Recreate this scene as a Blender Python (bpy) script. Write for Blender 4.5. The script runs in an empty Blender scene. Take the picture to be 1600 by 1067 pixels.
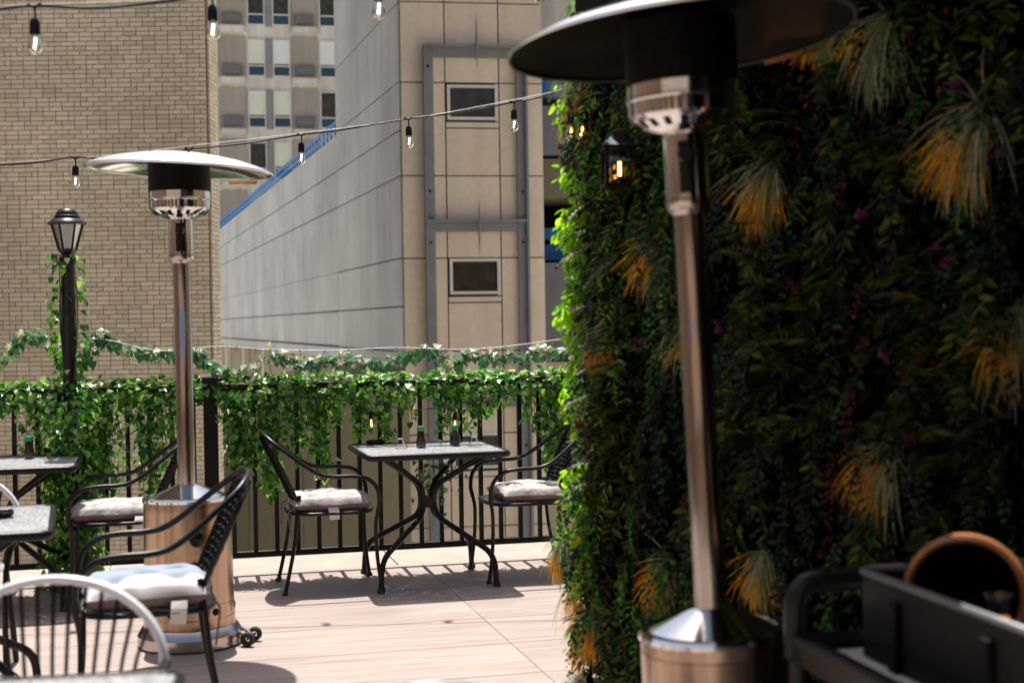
import bpy, math, random
import numpy as np
from mathutils import Vector, Matrix, noise
random.seed(7); rng = np.random.default_rng(7)
R = math.radians
scn = bpy.context.scene
col = scn.collection
# ------------------------------------------------------------------ camera
CAMZ = 1.4; FPX = 2222.0
cam_d = bpy.data.cameras.new('camera'); cam = bpy.data.objects.new('camera', cam_d); col.objects.link(cam)
cam_d.lens = 50.0; cam_d.sensor_width = 36.0; cam_d.clip_start = 0.05; cam_d.clip_end = 600
rot = Matrix.Rotation(R(90 - 0.786), 3, 'X') @ Matrix.Rotation(-0.015, 3, 'Z')
cam.matrix_world = Matrix.Translation((0, 0, CAMZ)) @ rot.to_4x4()
cam_d.dof.use_dof = True; cam_d.dof.focus_distance = 9.2; cam_d.dof.aperture_fstop = 2.8
scn.camera = cam
scn.render.resolution_x = 1024; scn.render.resolution_y = 682
# ------------------------------------------------------------------ world, sun, exposure
SUN = Vector((-0.087, 0.36, 1.0)).normalized()
world = bpy.data.worlds.new('World'); scn.world = world; world.use_nodes = True
wn = world.node_tree.nodes; wl = world.node_tree.links
sky = wn.new('ShaderNodeTexSky'); sky.sky_type = 'NISHITA'; sky.sun_disc = False
sky.sun_elevation = math.asin(SUN.z); sky.sun_rotation = math.atan2(SUN.x, SUN.y)
sky.air_density = 1.0; sky.dust_density = 3.5; sky.ozone_density = 0.0
wn['Background'].inputs['Strength'].default_value = 0.09
wl.new(sky.outputs[0], wn['Background'].inputs['Color'])
sl = bpy.data.lights.new('sun', 'SUN'); sl.energy = 4.7; sl.angle = R(0.53); sl.color = (1.0, 0.955, 0.89)
so = bpy.data.objects.new('sun', sl); col.objects.link(so); so.rotation_euler = SUN.to_track_quat('Z', 'Y').to_euler()
scn.view_settings.view_transform = 'Standard'; scn.view_settings.look = 'None'
scn.view_settings.exposure = 0.78; scn.view_settings.gamma = 1.0; scn.view_settings.use_curve_mapping = False
scn.cycles.use_denoising = True
scn.cycles.max_bounces = 8; scn.cycles.diffuse_bounces = 3; scn.cycles.glossy_bounces = 4
scn.cycles.transparent_max_bounces = 12; scn.cycles.caustics_reflective = False; scn.cycles.caustics_refractive = False
scn.cycles.sample_clamp_indirect = 6

def ray(px, py):
    return rot @ Vector(((px - 800) / FPX, -(py - 533.5) / FPX, -1))
def P(px, py, Y):
    v = ray(px, py); v = v * (Y / v.y); return Vector((v.x, v.y, v.z + CAMZ))
def G(px, py, z=0.0):
    v = ray(px, py); v = v * ((z - CAMZ) / v.z); return Vector((v.x, v.y, z))

# ------------------------------------------------------------------ materials
def newmat(name):
    m = bpy.data.materials.new(name); m.use_nodes = True
    nt = m.node_tree; return m, nt, nt.nodes['Principled BSDF']
def noise_node(nt, scale, detail=4, rough=0.55, coord='Object', stretch=None):
    tc = nt.nodes.new('ShaderNodeTexCoord'); n = nt.nodes.new('ShaderNodeTexNoise')
    n.inputs['Scale'].default_value = scale; n.inputs['Detail'].default_value = detail; n.inputs['Roughness'].default_value = rough
    if stretch:
        mp = nt.nodes.new('ShaderNodeMapping'); mp.inputs['Scale'].default_value = stretch
        nt.links.new(tc.outputs[coord], mp.inputs[0]); nt.links.new(mp.outputs[0], n.inputs[0])
    else: nt.links.new(tc.outputs[coord], n.inputs[0])
    return n
def ramp(nt, fac, stops):
    r = nt.nodes.new('ShaderNodeValToRGB'); e = r.color_ramp.elements
    while len(e) < len(stops): e.new(0.5)
    for k, (p, c) in enumerate(stops): e[k].position = p; e[k].color = (*c, 1)
    nt.links.new(fac, r.inputs[0]); return r
def mixc(nt, fac, a, b, mode='MIX'):
    m = nt.nodes.new('ShaderNodeMix'); m.data_type = 'RGBA'; m.blend_type = mode
    for s, v in ((m.inputs[0], fac), (m.inputs[6], a), (m.inputs[7], b)):
        if isinstance(v, (int, float)): s.default_value = v
        elif isinstance(v, tuple): s.default_value = (*v, 1)
        else: nt.links.new(v, s)
    return m.outputs[2]
def bump(nt, bsdf, h, strength=0.3, dist=0.01):
    b = nt.nodes.new('ShaderNodeBump'); b.inputs['Strength'].default_value = strength; b.inputs['Distance'].default_value = dist
    nt.links.new(h, b.inputs['Height']); nt.links.new(b.outputs[0], bsdf.inputs['Normal'])
def mat(name, c, rough=0.5, metal=0.0, var=0.15, scale=8, bmp=0.0, rvar=0.0, spec=0.5, stretch=None, aniso=0.0, obj_rand=0.0, coat=0.0):
    m, nt, b = newmat(name)
    b.inputs['Roughness'].default_value = rough; b.inputs['Metallic'].default_value = metal
    b.inputs['Specular IOR Level'].default_value = spec; b.inputs['Coat Weight'].default_value = coat
    b.inputs['Anisotropic'].default_value = aniso
    n = noise_node(nt, scale, stretch=stretch)
    lo = tuple(max(0, x * (1 - var)) for x in c); hi = tuple(min(1, x * (1 + var)) for x in c)
    r = ramp(nt, n.outputs[0], [(0.3, lo), (0.7, hi)]); o = r.outputs[0]
    if obj_rand:
        oi = nt.nodes.new('ShaderNodeObjectInfo')
        rr = ramp(nt, oi.outputs['Random'], [(0, (1 - obj_rand,) * 3), (1, (1 + obj_rand,) * 3)])
        o = mixc(nt, 1.0, o, rr.outputs[0], 'MULTIPLY')
    nt.links.new(o, b.inputs['Base Color'])
    if rvar:
        rr = nt.nodes.new('ShaderNodeMapRange'); rr.inputs[3].default_value = max(0.02, rough - rvar); rr.inputs[4].default_value = rough + rvar
        nt.links.new(n.outputs[0], rr.inputs[0]); nt.links.new(rr.outputs[0], b.inputs['Roughness'])
    if bmp: bump(nt, b, n.outputs[0], bmp)
    return m
def emit_mat(name, c, s):
    m, nt, b = newmat(name); b.inputs['Base Color'].default_value = (*c, 1)
    b.inputs['Emission Color'].default_value = (*c, 1); b.inputs['Emission Strength'].default_value = s; return m
def glass_mat(name, tint=(1, 1, 1), rough=0.02, dens=0.06):
    m, nt, b = newmat(name); nt.nodes.remove(b)
    out = nt.nodes['Material Output']; tr = nt.nodes.new('ShaderNodeBsdfTransparent'); gl = nt.nodes.new('ShaderNodeBsdfGlossy')
    tr.inputs[0].default_value = (*tint, 1); gl.inputs['Roughness'].default_value = rough
    lw = nt.nodes.new('ShaderNodeLayerWeight'); lw.inputs[0].default_value = 0.25
    ad = nt.nodes.new('ShaderNodeMath'); ad.operation = 'ADD'; ad.inputs[1].default_value = dens; ad.use_clamp = True
    nt.links.new(lw.outputs['Fresnel'], ad.inputs[0])
    mx = nt.nodes.new('ShaderNodeMixShader'); nt.links.new(ad.outputs[0], mx.inputs[0]); nt.links.new(tr.outputs[0], mx.inputs[1]); nt.links.new(gl.outputs[0], mx.inputs[2])
    nt.links.new(mx.outputs[0], out.inputs[0]); return m
def leaf_mat(name, stops, rough=0.38, transl=0.3, spec=0.5):
    m, nt, b = newmat(name); out = nt.nodes['Material Output']
    g = nt.nodes.new('ShaderNodeNewGeometry'); oi = nt.nodes.new('ShaderNodeObjectInfo')
    a = nt.nodes.new('ShaderNodeMath'); a.operation = 'ADD'; nt.links.new(g.outputs['Random Per Island'], a.inputs[0]); nt.links.new(oi.outputs['Random'], a.inputs[1])
    f = nt.nodes.new('ShaderNodeMath'); f.operation = 'FRACT'; nt.links.new(a.outputs[0], f.inputs[0])
    r = ramp(nt, f.outputs[0], stops)
    n = noise_node(nt, 60, 2); o = mixc(nt, 0.35, r.outputs[0], ramp(nt, n.outputs[0], [(0.35, (0.45,) * 3), (0.65, (1.3,) * 3)]).outputs[0], 'MULTIPLY')
    nt.links.new(o, b.inputs['Base Color']); b.inputs['Roughness'].default_value = rough; b.inputs['Specular IOR Level'].default_value = spec
    t = nt.nodes.new('ShaderNodeBsdfTranslucent'); o2 = mixc(nt, 1.0, o, (1.5, 1.6, 0.6), 'MULTIPLY'); nt.links.new(o2, t.inputs[0])
    mx = nt.nodes.new('ShaderNodeMixShader'); mx.inputs[0].default_value = transl
    nt.links.new(b.outputs[0], mx.inputs[1]); nt.links.new(t.outputs[0], mx.inputs[2]); nt.links.new(mx.outputs[0], out.inputs[0]); return m

M = {}
M['black'] = mat('black_powder_coat', (0.003, 0.003, 0.0035), 0.36, 0, 0.3, 40, rvar=0.08, spec=0.32)
M['black_matte'] = mat('black_matte', (0.004, 0.004, 0.0045), 0.6, 0, 0.3, 20, spec=0.15)
M['steel'] = mat('brushed_steel', (0.50, 0.445, 0.41), 0.2, 1.0, 0.06, 14, rvar=0.05, stretch=(1, 1, 0.08), aniso=0.5)
M['steel_body'] = mat('warm_brushed_steel', (0.53, 0.385, 0.285), 0.24, 1.0, 0.24, 14, rvar=0.08, stretch=(3, 3, 0.04), aniso=0.6)
M['chrome'] = mat('chrome', (0.80, 0.80, 0.78), 0.09, 1.0, 0.05, 6, rvar=0.04)
M['alu'] = mat('aluminium_dome', (0.80, 0.81, 0.82), 0.3, 1.0, 0.05, 5, rvar=0.06)
M['copper'] = mat('copper', (0.72, 0.34, 0.16), 0.28, 1.0, 0.15, 12, rvar=0.08)
M['dark_under'] = mat('shade_darkened_steel', (0.055, 0.045, 0.037), 0.42, 1.0, 0.3, 6, rvar=0.08)  # mirrored dark wall and shaded deck put into the underside colour
M['rubber'] = mat('rubber', (0.03, 0.026, 0.022), 0.7, 0, 0.3, 20)
M['cream'] = mat('cushion_cloth', (0.42, 0.395, 0.385), 0.9, 0, 0.22, 26, 0.6, spec=0.1)
M['taupe'] = mat('cushion_underside_cloth', (0.20, 0.155, 0.145), 0.95, 0, 0.2, 40, 0.3, spec=0.1)
M['greycloth'] = mat('grey_blue_cloth', (0.27, 0.31, 0.37), 0.92, 0, 0.12, 30, 0.3, spec=0.1)
M['tag'] = mat('white_label_cloth', (0.75, 0.73, 0.71), 0.8, 0, 0.05, 40)
M['conc'] = mat('ledge_concrete', (0.31, 0.28, 0.235), 0.85, 0, 0.14, 5, 0.25)
M['asphalt'] = mat('pale_paving', (0.50, 0.455, 0.39), 0.9, 0, 0.2, 3, 0.2)
M['wire_white'] = mat('pale_wire', (0.5, 0.45, 0.43), 0.5, 0, 0.2, 30)
M['grey_paint'] = mat('grey_painted_steel', (0.19, 0.19, 0.195), 0.55, 0, 0.12, 3, 0.05)
M['blue_paint'] = mat('blue_paint', (0.015, 0.16, 0.42), 0.5, 0, 0.25, 4)
M['green_cap'] = mat('green_plastic', (0.01, 0.22, 0.10), 0.35, 0, 0.1, 20)
M['sauce'] = mat('dark_sauce_glass', (0.012, 0.006, 0.004), 0.06, 0, 0.2, 20, coat=1.0)
M['arch'] = mat('pale_grey_enamel', (0.74, 0.75, 0.78), 0.28, 0, 0.06, 20, coat=0.6)
M['arch_dim'] = mat('dimmed_enamel', (0.16, 0.18, 0.20), 0.3, 0, 0.08, 20, coat=0.4)  # arch enamel darkened to imitate weaker light on one chair
M['plastic'] = mat('grey_moulded_plastic', (0.014, 0.013, 0.014), 0.36, 0, 0.2, 20, 0.05, spec=0.35)
M['tub'] = mat('black_tub_plastic', (0.003, 0.003, 0.003), 0.55, 0, 0.3, 15, 0.05, spec=0.22)
M['shelf'] = mat('pale_shelf_top', (0.72, 0.69, 0.62), 0.6, 0, 0.08, 8)
M['glass'] = glass_mat('bulb_glass', (0.97, 0.98, 1), 0.03, 0.08)
M['lampglass'] = glass_mat('lantern_glass', (0.75, 0.76, 0.70), 0.35, 0.4)
M['filament'] = emit_mat('glowing_filament', (1.0, 0.70, 0.40), 5)
M['filament_hot'] = emit_mat('orange_filament', (1.0, 0.42, 0.10), 6)
M['stem'] = mat('vine_stem', (0.05, 0.075, 0.02), 0.7, 0, 0.3, 30)
M['petal'] = leaf_mat('white_petal', [(0, (0.55, 0.5, 0.5)), (0.5, (0.7, 0.68, 0.66)), (1, (0.62, 0.5, 0.52))], 0.6, 0.3)
M['ivy'] = leaf_mat('ivy_leaf', [(0, (0.02, 0.09, 0.015)), (0.3, (0.05, 0.2, 0.03)), (0.55, (0.11, 0.36, 0.04)), (0.80, (0.24, 0.50, 0.07)), (0.91, (0.42, 0.58, 0.20)), (1, (0.64, 0.70, 0.46))], 0.32, 0.3)
M['ivy_pale'] = leaf_mat('variegated_ivy_leaf', [(0, (0.03, 0.13, 0.06)), (0.4, (0.07, 0.22, 0.10)), (0.75, (0.16, 0.32, 0.18)), (0.9, (0.45, 0.5, 0.38)), (1, (0.55, 0.56, 0.48))], 0.35, 0.25)
M['deep'] = leaf_mat('deep_green_leaf', [(0, (0.003, 0.028, 0.004)), (0.6, (0.010, 0.070, 0.008)), (1, (0.05, 0.15, 0.010))], 0.4, 0.2, 0.3)
M['sun_sidegreen'] = leaf_mat('sun_brightened_leaf', [(0, (0.010, 0.06, 0.007)), (0.6, (0.035, 0.15, 0.012)), (1, (0.12, 0.30, 0.02))], 0.4, 0.25, 0.3)  # brighter green imitates sun grazing the wall's left side
M['sun_grass'] = leaf_mat('straw_grass_blade', [(0, (0.12, 0.20, 0.05)), (0.5, (0.35, 0.38, 0.15)), (1, (0.55, 0.53, 0.32))], 0.5, 0.3, 0.3)
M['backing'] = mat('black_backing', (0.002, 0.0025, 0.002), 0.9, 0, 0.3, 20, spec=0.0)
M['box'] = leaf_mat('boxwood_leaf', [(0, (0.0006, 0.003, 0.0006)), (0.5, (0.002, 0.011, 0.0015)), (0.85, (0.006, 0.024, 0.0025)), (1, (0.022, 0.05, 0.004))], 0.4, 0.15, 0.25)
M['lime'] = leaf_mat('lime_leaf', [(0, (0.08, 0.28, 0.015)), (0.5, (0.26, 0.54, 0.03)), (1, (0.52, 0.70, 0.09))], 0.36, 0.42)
M['fern'] = leaf_mat('olive_fern_leaf', [(0, (0.004, 0.010, 0.001)), (0.5, (0.022, 0.036, 0.003)), (1, (0.12, 0.15, 0.010))], 0.5, 0.2, 0.2)
M['maroon'] = leaf_mat('maroon_leaf', [(0, (0.03, 0.005, 0.004)), (0.6, (0.07, 0.014, 0.007)), (1, (0.14, 0.04, 0.012))], 0.5, 0.15, 0.2)
M['pink'] = leaf_mat('magenta_petal', [(0, (0.05, 0.004, 0.035)), (0.6, (0.12, 0.014, 0.08)), (1, (0.22, 0.07, 0.15))], 0.5, 0.2, 0.2)
M['orange_grass'] = leaf_mat('orange_grass_blade', [(0, (0.75, 0.22, 0.003)), (0.5, (0.97, 0.44, 0.008)), (1, (0.98, 0.60, 0.04))], 0.5, 0.25, 0.2)
M['pale_grass'] = leaf_mat('pale_green_grass_blade', [(0, (0.10, 0.14, 0.05)), (0.45, (0.24, 0.30, 0.12)), (0.85, (0.48, 0.52, 0.32)), (1, (0.18, 0.34, 0.29))], 0.45, 0.2, 0.35)

# table top: perforated sheet steel, read as fine speckle
m, nt, b = newmat('perforated_table_steel'); tc = nt.nodes.new('ShaderNodeTexCoord'); v = nt.nodes.new('ShaderNodeTexVoronoi')
v.inputs['Scale'].default_value = 105; nt.links.new(tc.outputs['Object'], v.inputs[0])
nz = noise_node(nt, 30, 3)
rr = ramp(nt, v.outputs['Distance'], [(0.34, (0.22, 0.22, 0.225)), (0.46, (0.46, 0.465, 0.48))])
nt.links.new(mixc(nt, 0.5, rr.outputs[0], ramp(nt, nz.outputs[0], [(0.35, (0.6,) * 3), (0.65, (1.3,) * 3)]).outputs[0], 'MULTIPLY'), b.inputs['Base Color'])
b.inputs['Roughness'].default_value = 0.34; b.inputs['Coat Weight'].default_value = 0.3; bump(nt, b, v.outputs['Distance'], 0.5, 0.004); 
al = ramp(nt, v.outputs['Distance'], [(0.34, (0, 0, 0)), (0.36, (1, 1, 1))]); nt.links.new(al.outputs[0], b.inputs['Alpha']); M['mesh'] = m
# deck planks
m, nt, b = newmat('wood_grain_deck'); tc = nt.nodes.new('ShaderNodeTexCoord'); oi = nt.nodes.new('ShaderNodeObjectInfo')
ad = nt.nodes.new('ShaderNodeVectorMath'); ad.operation = 'ADD'; sc_ = nt.nodes.new('ShaderNodeVectorMath'); sc_.operation = 'SCALE'; sc_.inputs[3].default_value = 0.0
nt.links.new(tc.outputs['Object'], ad.inputs[0])
cb = nt.nodes.new('ShaderNodeCombineXYZ'); mu = nt.nodes.new('ShaderNodeMath'); mu.operation = 'MULTIPLY'; mu.inputs[1].default_value = 37
nt.links.new(oi.outputs['Random'], mu.inputs[0]); nt.links.new(mu.outputs[0], cb.inputs[0]); nt.links.new(mu.outputs[0], cb.inputs[1]); nt.links.new(cb.outputs[0], ad.inputs[1])
def dn(scale, st, det=5):
    mp = nt.nodes.new('ShaderNodeMapping'); mp.inputs['Scale'].default_value = st; nt.links.new(ad.outputs[0], mp.inputs[0])
    n = nt.nodes.new('ShaderNodeTexNoise'); n.inputs['Scale'].default_value = scale; n.inputs['Detail'].default_value = det; n.inputs['Distortion'].default_value = 0.6
    nt.links.new(mp.outputs[0], n.inputs[0]); return n
n1 = dn(5, (0.35, 7, 1)); n2 = dn(2, (0.6, 1.2, 1), 3); n3 = dn(24, (0.2, 6, 1), 3)
c1 = ramp(nt, n1.outputs[0], [(0.3, (0.25, 0.195, 0.165)), (0.55, (0.33, 0.268, 0.238)), (0.72, (0.375, 0.315, 0.285))]).outputs[0]
c2 = mixc(nt, 0.35, c1, ramp(nt, n2.outputs[0], [(0.35, (0.72, 0.68, 0.66)), (0.65, (1.12, 1.12, 1.12))]).outputs[0], 'MULTIPLY')
c3 = mixc(nt, 0.3, c2, ramp(nt, n3.outputs[0], [(0.35, (0.6,) * 3), (0.6, (1.1,) * 3)]).outputs[0], 'MULTIPLY')
nt.links.new(c3, b.inputs['Base Color']); b.inputs['Roughness'].default_value = 0.6; bump(nt, b, n1.outputs[0], 0.25, 0.004); M['deck'] = m
# brick
m, nt, b = newmat('tan_brick'); g = nt.nodes.new('ShaderNodeNewGeometry'); oi = nt.nodes.new('ShaderNodeObjectInfo')
a = nt.nodes.new('ShaderNodeMath'); a.operation = 'ADD'; nt.links.new(g.outputs['Random Per Island'], a.inputs[0]); nt.links.new(oi.outputs['Random'], a.inputs[1])
f = nt.nodes.new('ShaderNodeMath'); f.operation = 'FRACT'; nt.links.new(a.outputs[0], f.inputs[0])
r0 = ramp(nt, f.outputs[0], [(0, (0.56, 0.465, 0.32)), (0.5, (0.66, 0.56, 0.39)), (1, (0.71, 0.61, 0.44))])
tc = nt.nodes.new('ShaderNodeNewGeometry'); n = nt.nodes.new('ShaderNodeTexNoise'); n.inputs['Scale'].default_value = 0.6; n.inputs['Detail'].default_value = 5; nt.links.new(tc.outputs['Position'], n.inputs[0])
nt.links.new(mixc(nt, 0.5, r0.outputs[0], ramp(nt, n.outputs[0], [(0.32, (0.68,) * 3), (0.65, (1.12,) * 3)]).outputs[0], 'MULTIPLY'), b.inputs['Base Color'])
b.inputs['Roughness'].default_value = 0.85; M['brick'] = m
M['mortar'] = mat('dark_mortar', (0.10, 0.08, 0.055), 0.9, 0, 0.15, 4)
M['joint'] = mat('dark_panel_joint', (0.055, 0.042, 0.03), 0.9, 0, 0.2, 2)
def wallmat(name, c, streak=0.35, var=0.1, sc=0.5):
    m, nt, b = newmat(name); ge = nt.nodes.new('ShaderNodeNewGeometry')
    def wn_(scale, st, det=5):
        mp = nt.nodes.new('ShaderNodeMapping'); mp.inputs['Scale'].default_value = st; nt.links.new(ge.outputs['Position'], mp.inputs[0])
        n = nt.nodes.new('ShaderNodeTexNoise'); n.inputs['Scale'].default_value = scale; n.inputs['Detail'].default_value = det; nt.links.new(mp.outputs[0], n.inputs[0]); return n
    n1 = wn_(sc, (1, 1, 1)); n2 = wn_(2.2, (1, 1, 0.09), 4); n3 = wn_(9, (1, 1, 1), 3)
    base = ramp(nt, n1.outputs[0], [(0.3, tuple(x * (1 - var) for x in c)), (0.7, tuple(x * (1 + var) for x in c))]).outputs[0]
    o = mixc(nt, streak, base, ramp(nt, n2.outputs[0], [(0.35, (0.62, 0.6, 0.58)), (0.6, (1.05,) * 3)]).outputs[0], 'MULTIPLY')
    o = mixc(nt, 0.2, o, ramp(nt, n3.outputs[0], [(0.3, (0.75,) * 3), (0.7, (1.15,) * 3)]).outputs[0], 'MULTIPLY')
    oi = nt.nodes.new('ShaderNodeObjectInfo'); o = mixc(nt, 1.0, o, ramp(nt, oi.outputs['Random'], [(0, (0.94,) * 3), (1, (1.03,) * 3)]).outputs[0], 'MULTIPLY')
    nt.links.new(o, b.inputs['Base Color']); b.inputs['Roughness'].default_value = 0.85; bump(nt, b, n3.outputs[0], 0.15, 0.02); return m
M['tan'] = wallmat('tan_panel', (0.68, 0.57, 0.43), 0.22, 0.06)
M['greyconc'] = wallmat('grey_stained_concrete', (0.41, 0.42, 0.41), 0.16, 0.17)
M['lowconc'] = wallmat('olive_lower_wall', (0.24, 0.205, 0.125), 0.2, 0.08)
M['farconc'] = wallmat('weathered_pale_concrete', (0.60, 0.57, 0.50), 0.5, 0.12, 0.3)
M['farpanel'] = wallmat('taupe_stucco_panel', (0.33, 0.29, 0.24), 0.3, 0.06, 0.4)
M['mullion'] = mat('grey_mullion_panel', (0.21, 0.21, 0.215), 0.7, 0, 0.1, 1)
M['spandrel'] = mat('dark_blue_spandrel', (0.018, 0.045, 0.075), 0.25, 0, 0.2, 1)
M['winframe'] = mat('pale_window_frame', (0.62, 0.60, 0.55), 0.5, 0, 0.06, 2)
M['ac'] = mat('dark_air_conditioner_grille', (0.10, 0.10, 0.10), 0.6, 0, 0.3, 6)
M['blind'] = mat('pale_window_blind', (0.62, 0.62, 0.50), 0.5, 0, 0.06, 1, coat=0.6)
M['blind2'] = mat('white_window_blind', (0.66, 0.68, 0.64), 0.5, 0, 0.06, 1, coat=0.6)
M['darkglass'] = mat('dark_window_glass', (0.035, 0.032, 0.022), 0.12, 0, 0.5, 3, spec=0.35)
M['warmwall'] = wallmat('rust_brick_restaurant_wall', (0.40, 0.26, 0.18), 0.5, 0.2, 1.0)

# ------------------------------------------------------------------ mesh helpers
class MB:
    def __init__(s): s.v = []; s.f = []; s.mi = []
    def add(s, v, f, mi=0):
        o = len(s.v); s.v.extend([tuple(p) for p in v]); s.f.extend([tuple(i + o for i in q) for q in f]); s.mi.extend([mi] * len(f)); return s
    def box(s, c, d, rz=0.0, mi=0, mtx=None, taper=1.0):
        x, y, z = d[0] / 2, d[1] / 2, d[2] / 2
        vs = [Vector((sx * x * (taper if sz > 0 else 1), sy * y * (taper if sz > 0 else 1), sz * z)) for sz in (-1, 1) for sx, sy in ((-1, -1), (1, -1), (1, 1), (-1, 1))]
        if mtx is not None: vs = [mtx @ q for q in vs]
        if rz: mm = Matrix.Rotation(rz, 3, 'Z'); vs = [mm @ q for q in vs]
        c = Vector(c); vs = [q + c for q in vs]
        return s.add(vs, [(3, 2, 1, 0), (4, 5, 6, 7), (0, 1, 5, 4), (1, 2, 6, 5), (2, 3, 7, 6), (3, 0, 4, 7)], mi)
    def tube(s, path, r, seg=8, closed=False, mi=0, flat=1.0):
        p = [Vector(q) for q in path]; n = len(p); rs = r if isinstance(r, (list, tuple)) else [r] * n
        vs = []; up = None
        for i in range(n):
            if closed: t = p[(i + 1) % n] - p[i - 1]
            else: t = p[min(i + 1, n - 1)] - p[max(i - 1, 0)]
            t.normalize()
            if up is None:
                up = Vector((0, 0, 1)) if abs(t.z) < 0.9 else Vector((1, 0, 0))
            a = (up - t * up.dot(t))
            if a.length < 1e-6: a = t.orthogonal()
            a.normalize(); b_ = t.cross(a); up = a
            for k in range(seg):
                an = 2 * math.pi * k / seg; vs.append(p[i] + (a * math.cos(an) * flat + b_ * math.sin(an)) * rs[i])
        fs = []
        for i in range(n if closed else n - 1):
            j = (i + 1) % n
            for k in range(seg): k2 = (k + 1) % seg; fs.append((i * seg + k, i * seg + k2, j * seg + k2, j * seg + k))
        if not closed: fs.append(tuple(reversed(range(seg)))); fs.append(tuple((n - 1) * seg + k for k in range(seg)))
        return s.add(vs, fs, mi)
    def lathe(s, prof, seg=48, c=(0, 0, 0), mi=0, cap=False, a0=0.0):
        vs = []; fs = []; c = Vector(c)
        for r, z in prof:
            for k in range(seg): a = a0 + 2 * math.pi * k / seg; vs.append(c + Vector((r * math.cos(a), r * math.sin(a), z)))
        for i in range(len(prof) - 1):
            for k in range(seg): k2 = (k + 1) % seg; fs.append((i * seg + k, i * seg + k2, (i + 1) * seg + k2, (i + 1) * seg + k))
        if cap: fs.append(tuple(reversed(range(seg)))); fs.append(tuple((len(prof) - 1) * seg + k for k in range(seg)))
        return s.add(vs, fs, mi)
    def mesh(s, name, mats, smooth=None):
        me = bpy.data.meshes.new(name); me.from_pydata([tuple(q) for q in s.v], [], s.f)
        for q in (mats if isinstance(mats, (list, tuple)) else [mats]): me.materials.append(q)
        if any(s.mi): me.polygons.foreach_set('material_index', s.mi)
        me.update()
        if smooth is not None:
            me.shade_smooth()
            if smooth < 179: me.set_sharp_from_angle(angle=R(smooth))
        return me
    def build(s, name, mats, parent=None, smooth=None, loc=None, rot=None, bevel=0):
        return link(name, s.mesh(name, mats, smooth), parent, loc, rot, bevel)
def link(name, me, parent=None, loc=None, rot=None, bevel=0):
    o = bpy.data.objects.new(name, me); col.objects.link(o)
    if parent: o.parent = parent
    if loc is not None: o.location = loc
    if rot is not None: o.rotation_euler = rot
    if bevel:
        bm = o.modifiers.new('bevel', 'BEVEL'); bm.width = bevel; bm.segments = 2; bm.limit_method = 'ANGLE'
    return o
def thing(name, label, cat, loc=(0, 0, 0), rz=0, group=None):
    o = bpy.data.objects.new(name, None); col.objects.link(o); o.location = loc; o.rotation_euler = (0, 0, rz)
    o['label'] = label; o['category'] = cat; o.empty_display_size = 0.1
    if group: o['group'] = group
    return o
def tag(o, label, cat, group=None):
    o['label'] = label; o['category'] = cat
    if group: o['group'] = group
    return o
def copy_tree(o, parent=None):
    c = o.copy(); col.objects.link(c); c.parent = parent
    for ch in [q for q in KIDS.get(o.name, ())]: copy_tree(bpy.data.objects[ch], c)
    return c
KIDS = {}
def index_kids(root):
    KIDS.clear()
    for q in bpy.data.objects:
        if q.parent: KIDS.setdefault(q.parent.name, []).append(q.name)
def dup(root, loc, rz, label, group=None):
    index_kids(root); c = copy_tree(root); c.location = loc; c.rotation_euler = (root.rotation_euler[0], root.rotation_euler[1], rz)
    c['label'] = label
    if group: c['group'] = group
    return c
def smoothpath(pts, n=6, closed=False):
    p = [Vector(q) for q in pts]; out = []; N = len(p)
    for i in range(N if closed else N - 1):
        if closed: a, b_, c, d = p[i - 1], p[i], p[(i + 1) % N], p[(i + 2) % N]
        else: a, b_, c, d = p[max(i - 1, 0)], p[i], p[i + 1], p[min(i + 2, N - 1)]
        for k in range(n):
            t = k / n; out.append(0.5 * ((2 * b_) + (c - a) * t + (2 * a - 5 * b_ + 4 * c - d) * t * t + (3 * b_ - a - 3 * c + d) * t ** 3))
    if not closed: out.append(p[-1])
    return out
def cornerpath(pts, rad, n=5):
    p = [Vector(q) for q in pts]; out = [p[0]]
    for i in range(1, len(p) - 1):
        a = (p[i - 1] - p[i]); b_ = (p[i + 1] - p[i]); r = min(rad, a.length * 0.45, b_.length * 0.45)
        a = p[i] + a.normalized() * r; b_ = p[i] + b_.normalized() * r
        for k in range(n + 1):
            t = k / n; out.append(a * (1 - t) ** 2 + p[i] * 2 * t * (1 - t) + b_ * t * t)
    out.append(p[-1]); return out
def struct(o): o['kind'] = 'structure'; return o

# ------------------------------------------------------------------ leaf batches
IVY = (np.array([(0, 0, 0), (-.48, .12, .03), (-.36, .5, .0), (0, 1, -.12), (.36, .5, 0), (.48, .12, .03), (0, .42, -.07)]) - np.array([0, 0, 0]),
       [(6, 0, 1), (6, 1, 2), (6, 2, 3), (6, 3, 4), (6, 4, 5), (6, 5, 0)])
OVAL = (np.array([(0, 0, 0), (-.26, .35, .05), (-.22, .7, .03), (0, 1, -.04), (.22, .7, .03), (.26, .35, .05)]),
        [(0, 3, 2, 1), (0, 5, 4, 3)])
WBLADE = (np.array([(0, 0, 0), (-.17, .35, .03), (-.12, .7, .01), (0, 1, -.08), (.12, .7, .01), (.17, .35, .03)]), [(0, 3, 2, 1), (0, 5, 4, 3)])
BLADE = (np.array([(0, 0, 0), (-.10, .4, .02), (0, 1, -.08), (.10, .4, .02)]), [(0, 2, 1), (0, 3, 2)])
def frames(nrm, tip):
    n = nrm / np.linalg.norm(nrm, axis=1, keepdims=True)
    t = tip - n * np.sum(tip * n, axis=1, keepdims=True); t /= (np.linalg.norm(t, axis=1, keepdims=True) + 1e-9)
    x = np.cross(t, n); return x, t, n
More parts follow.
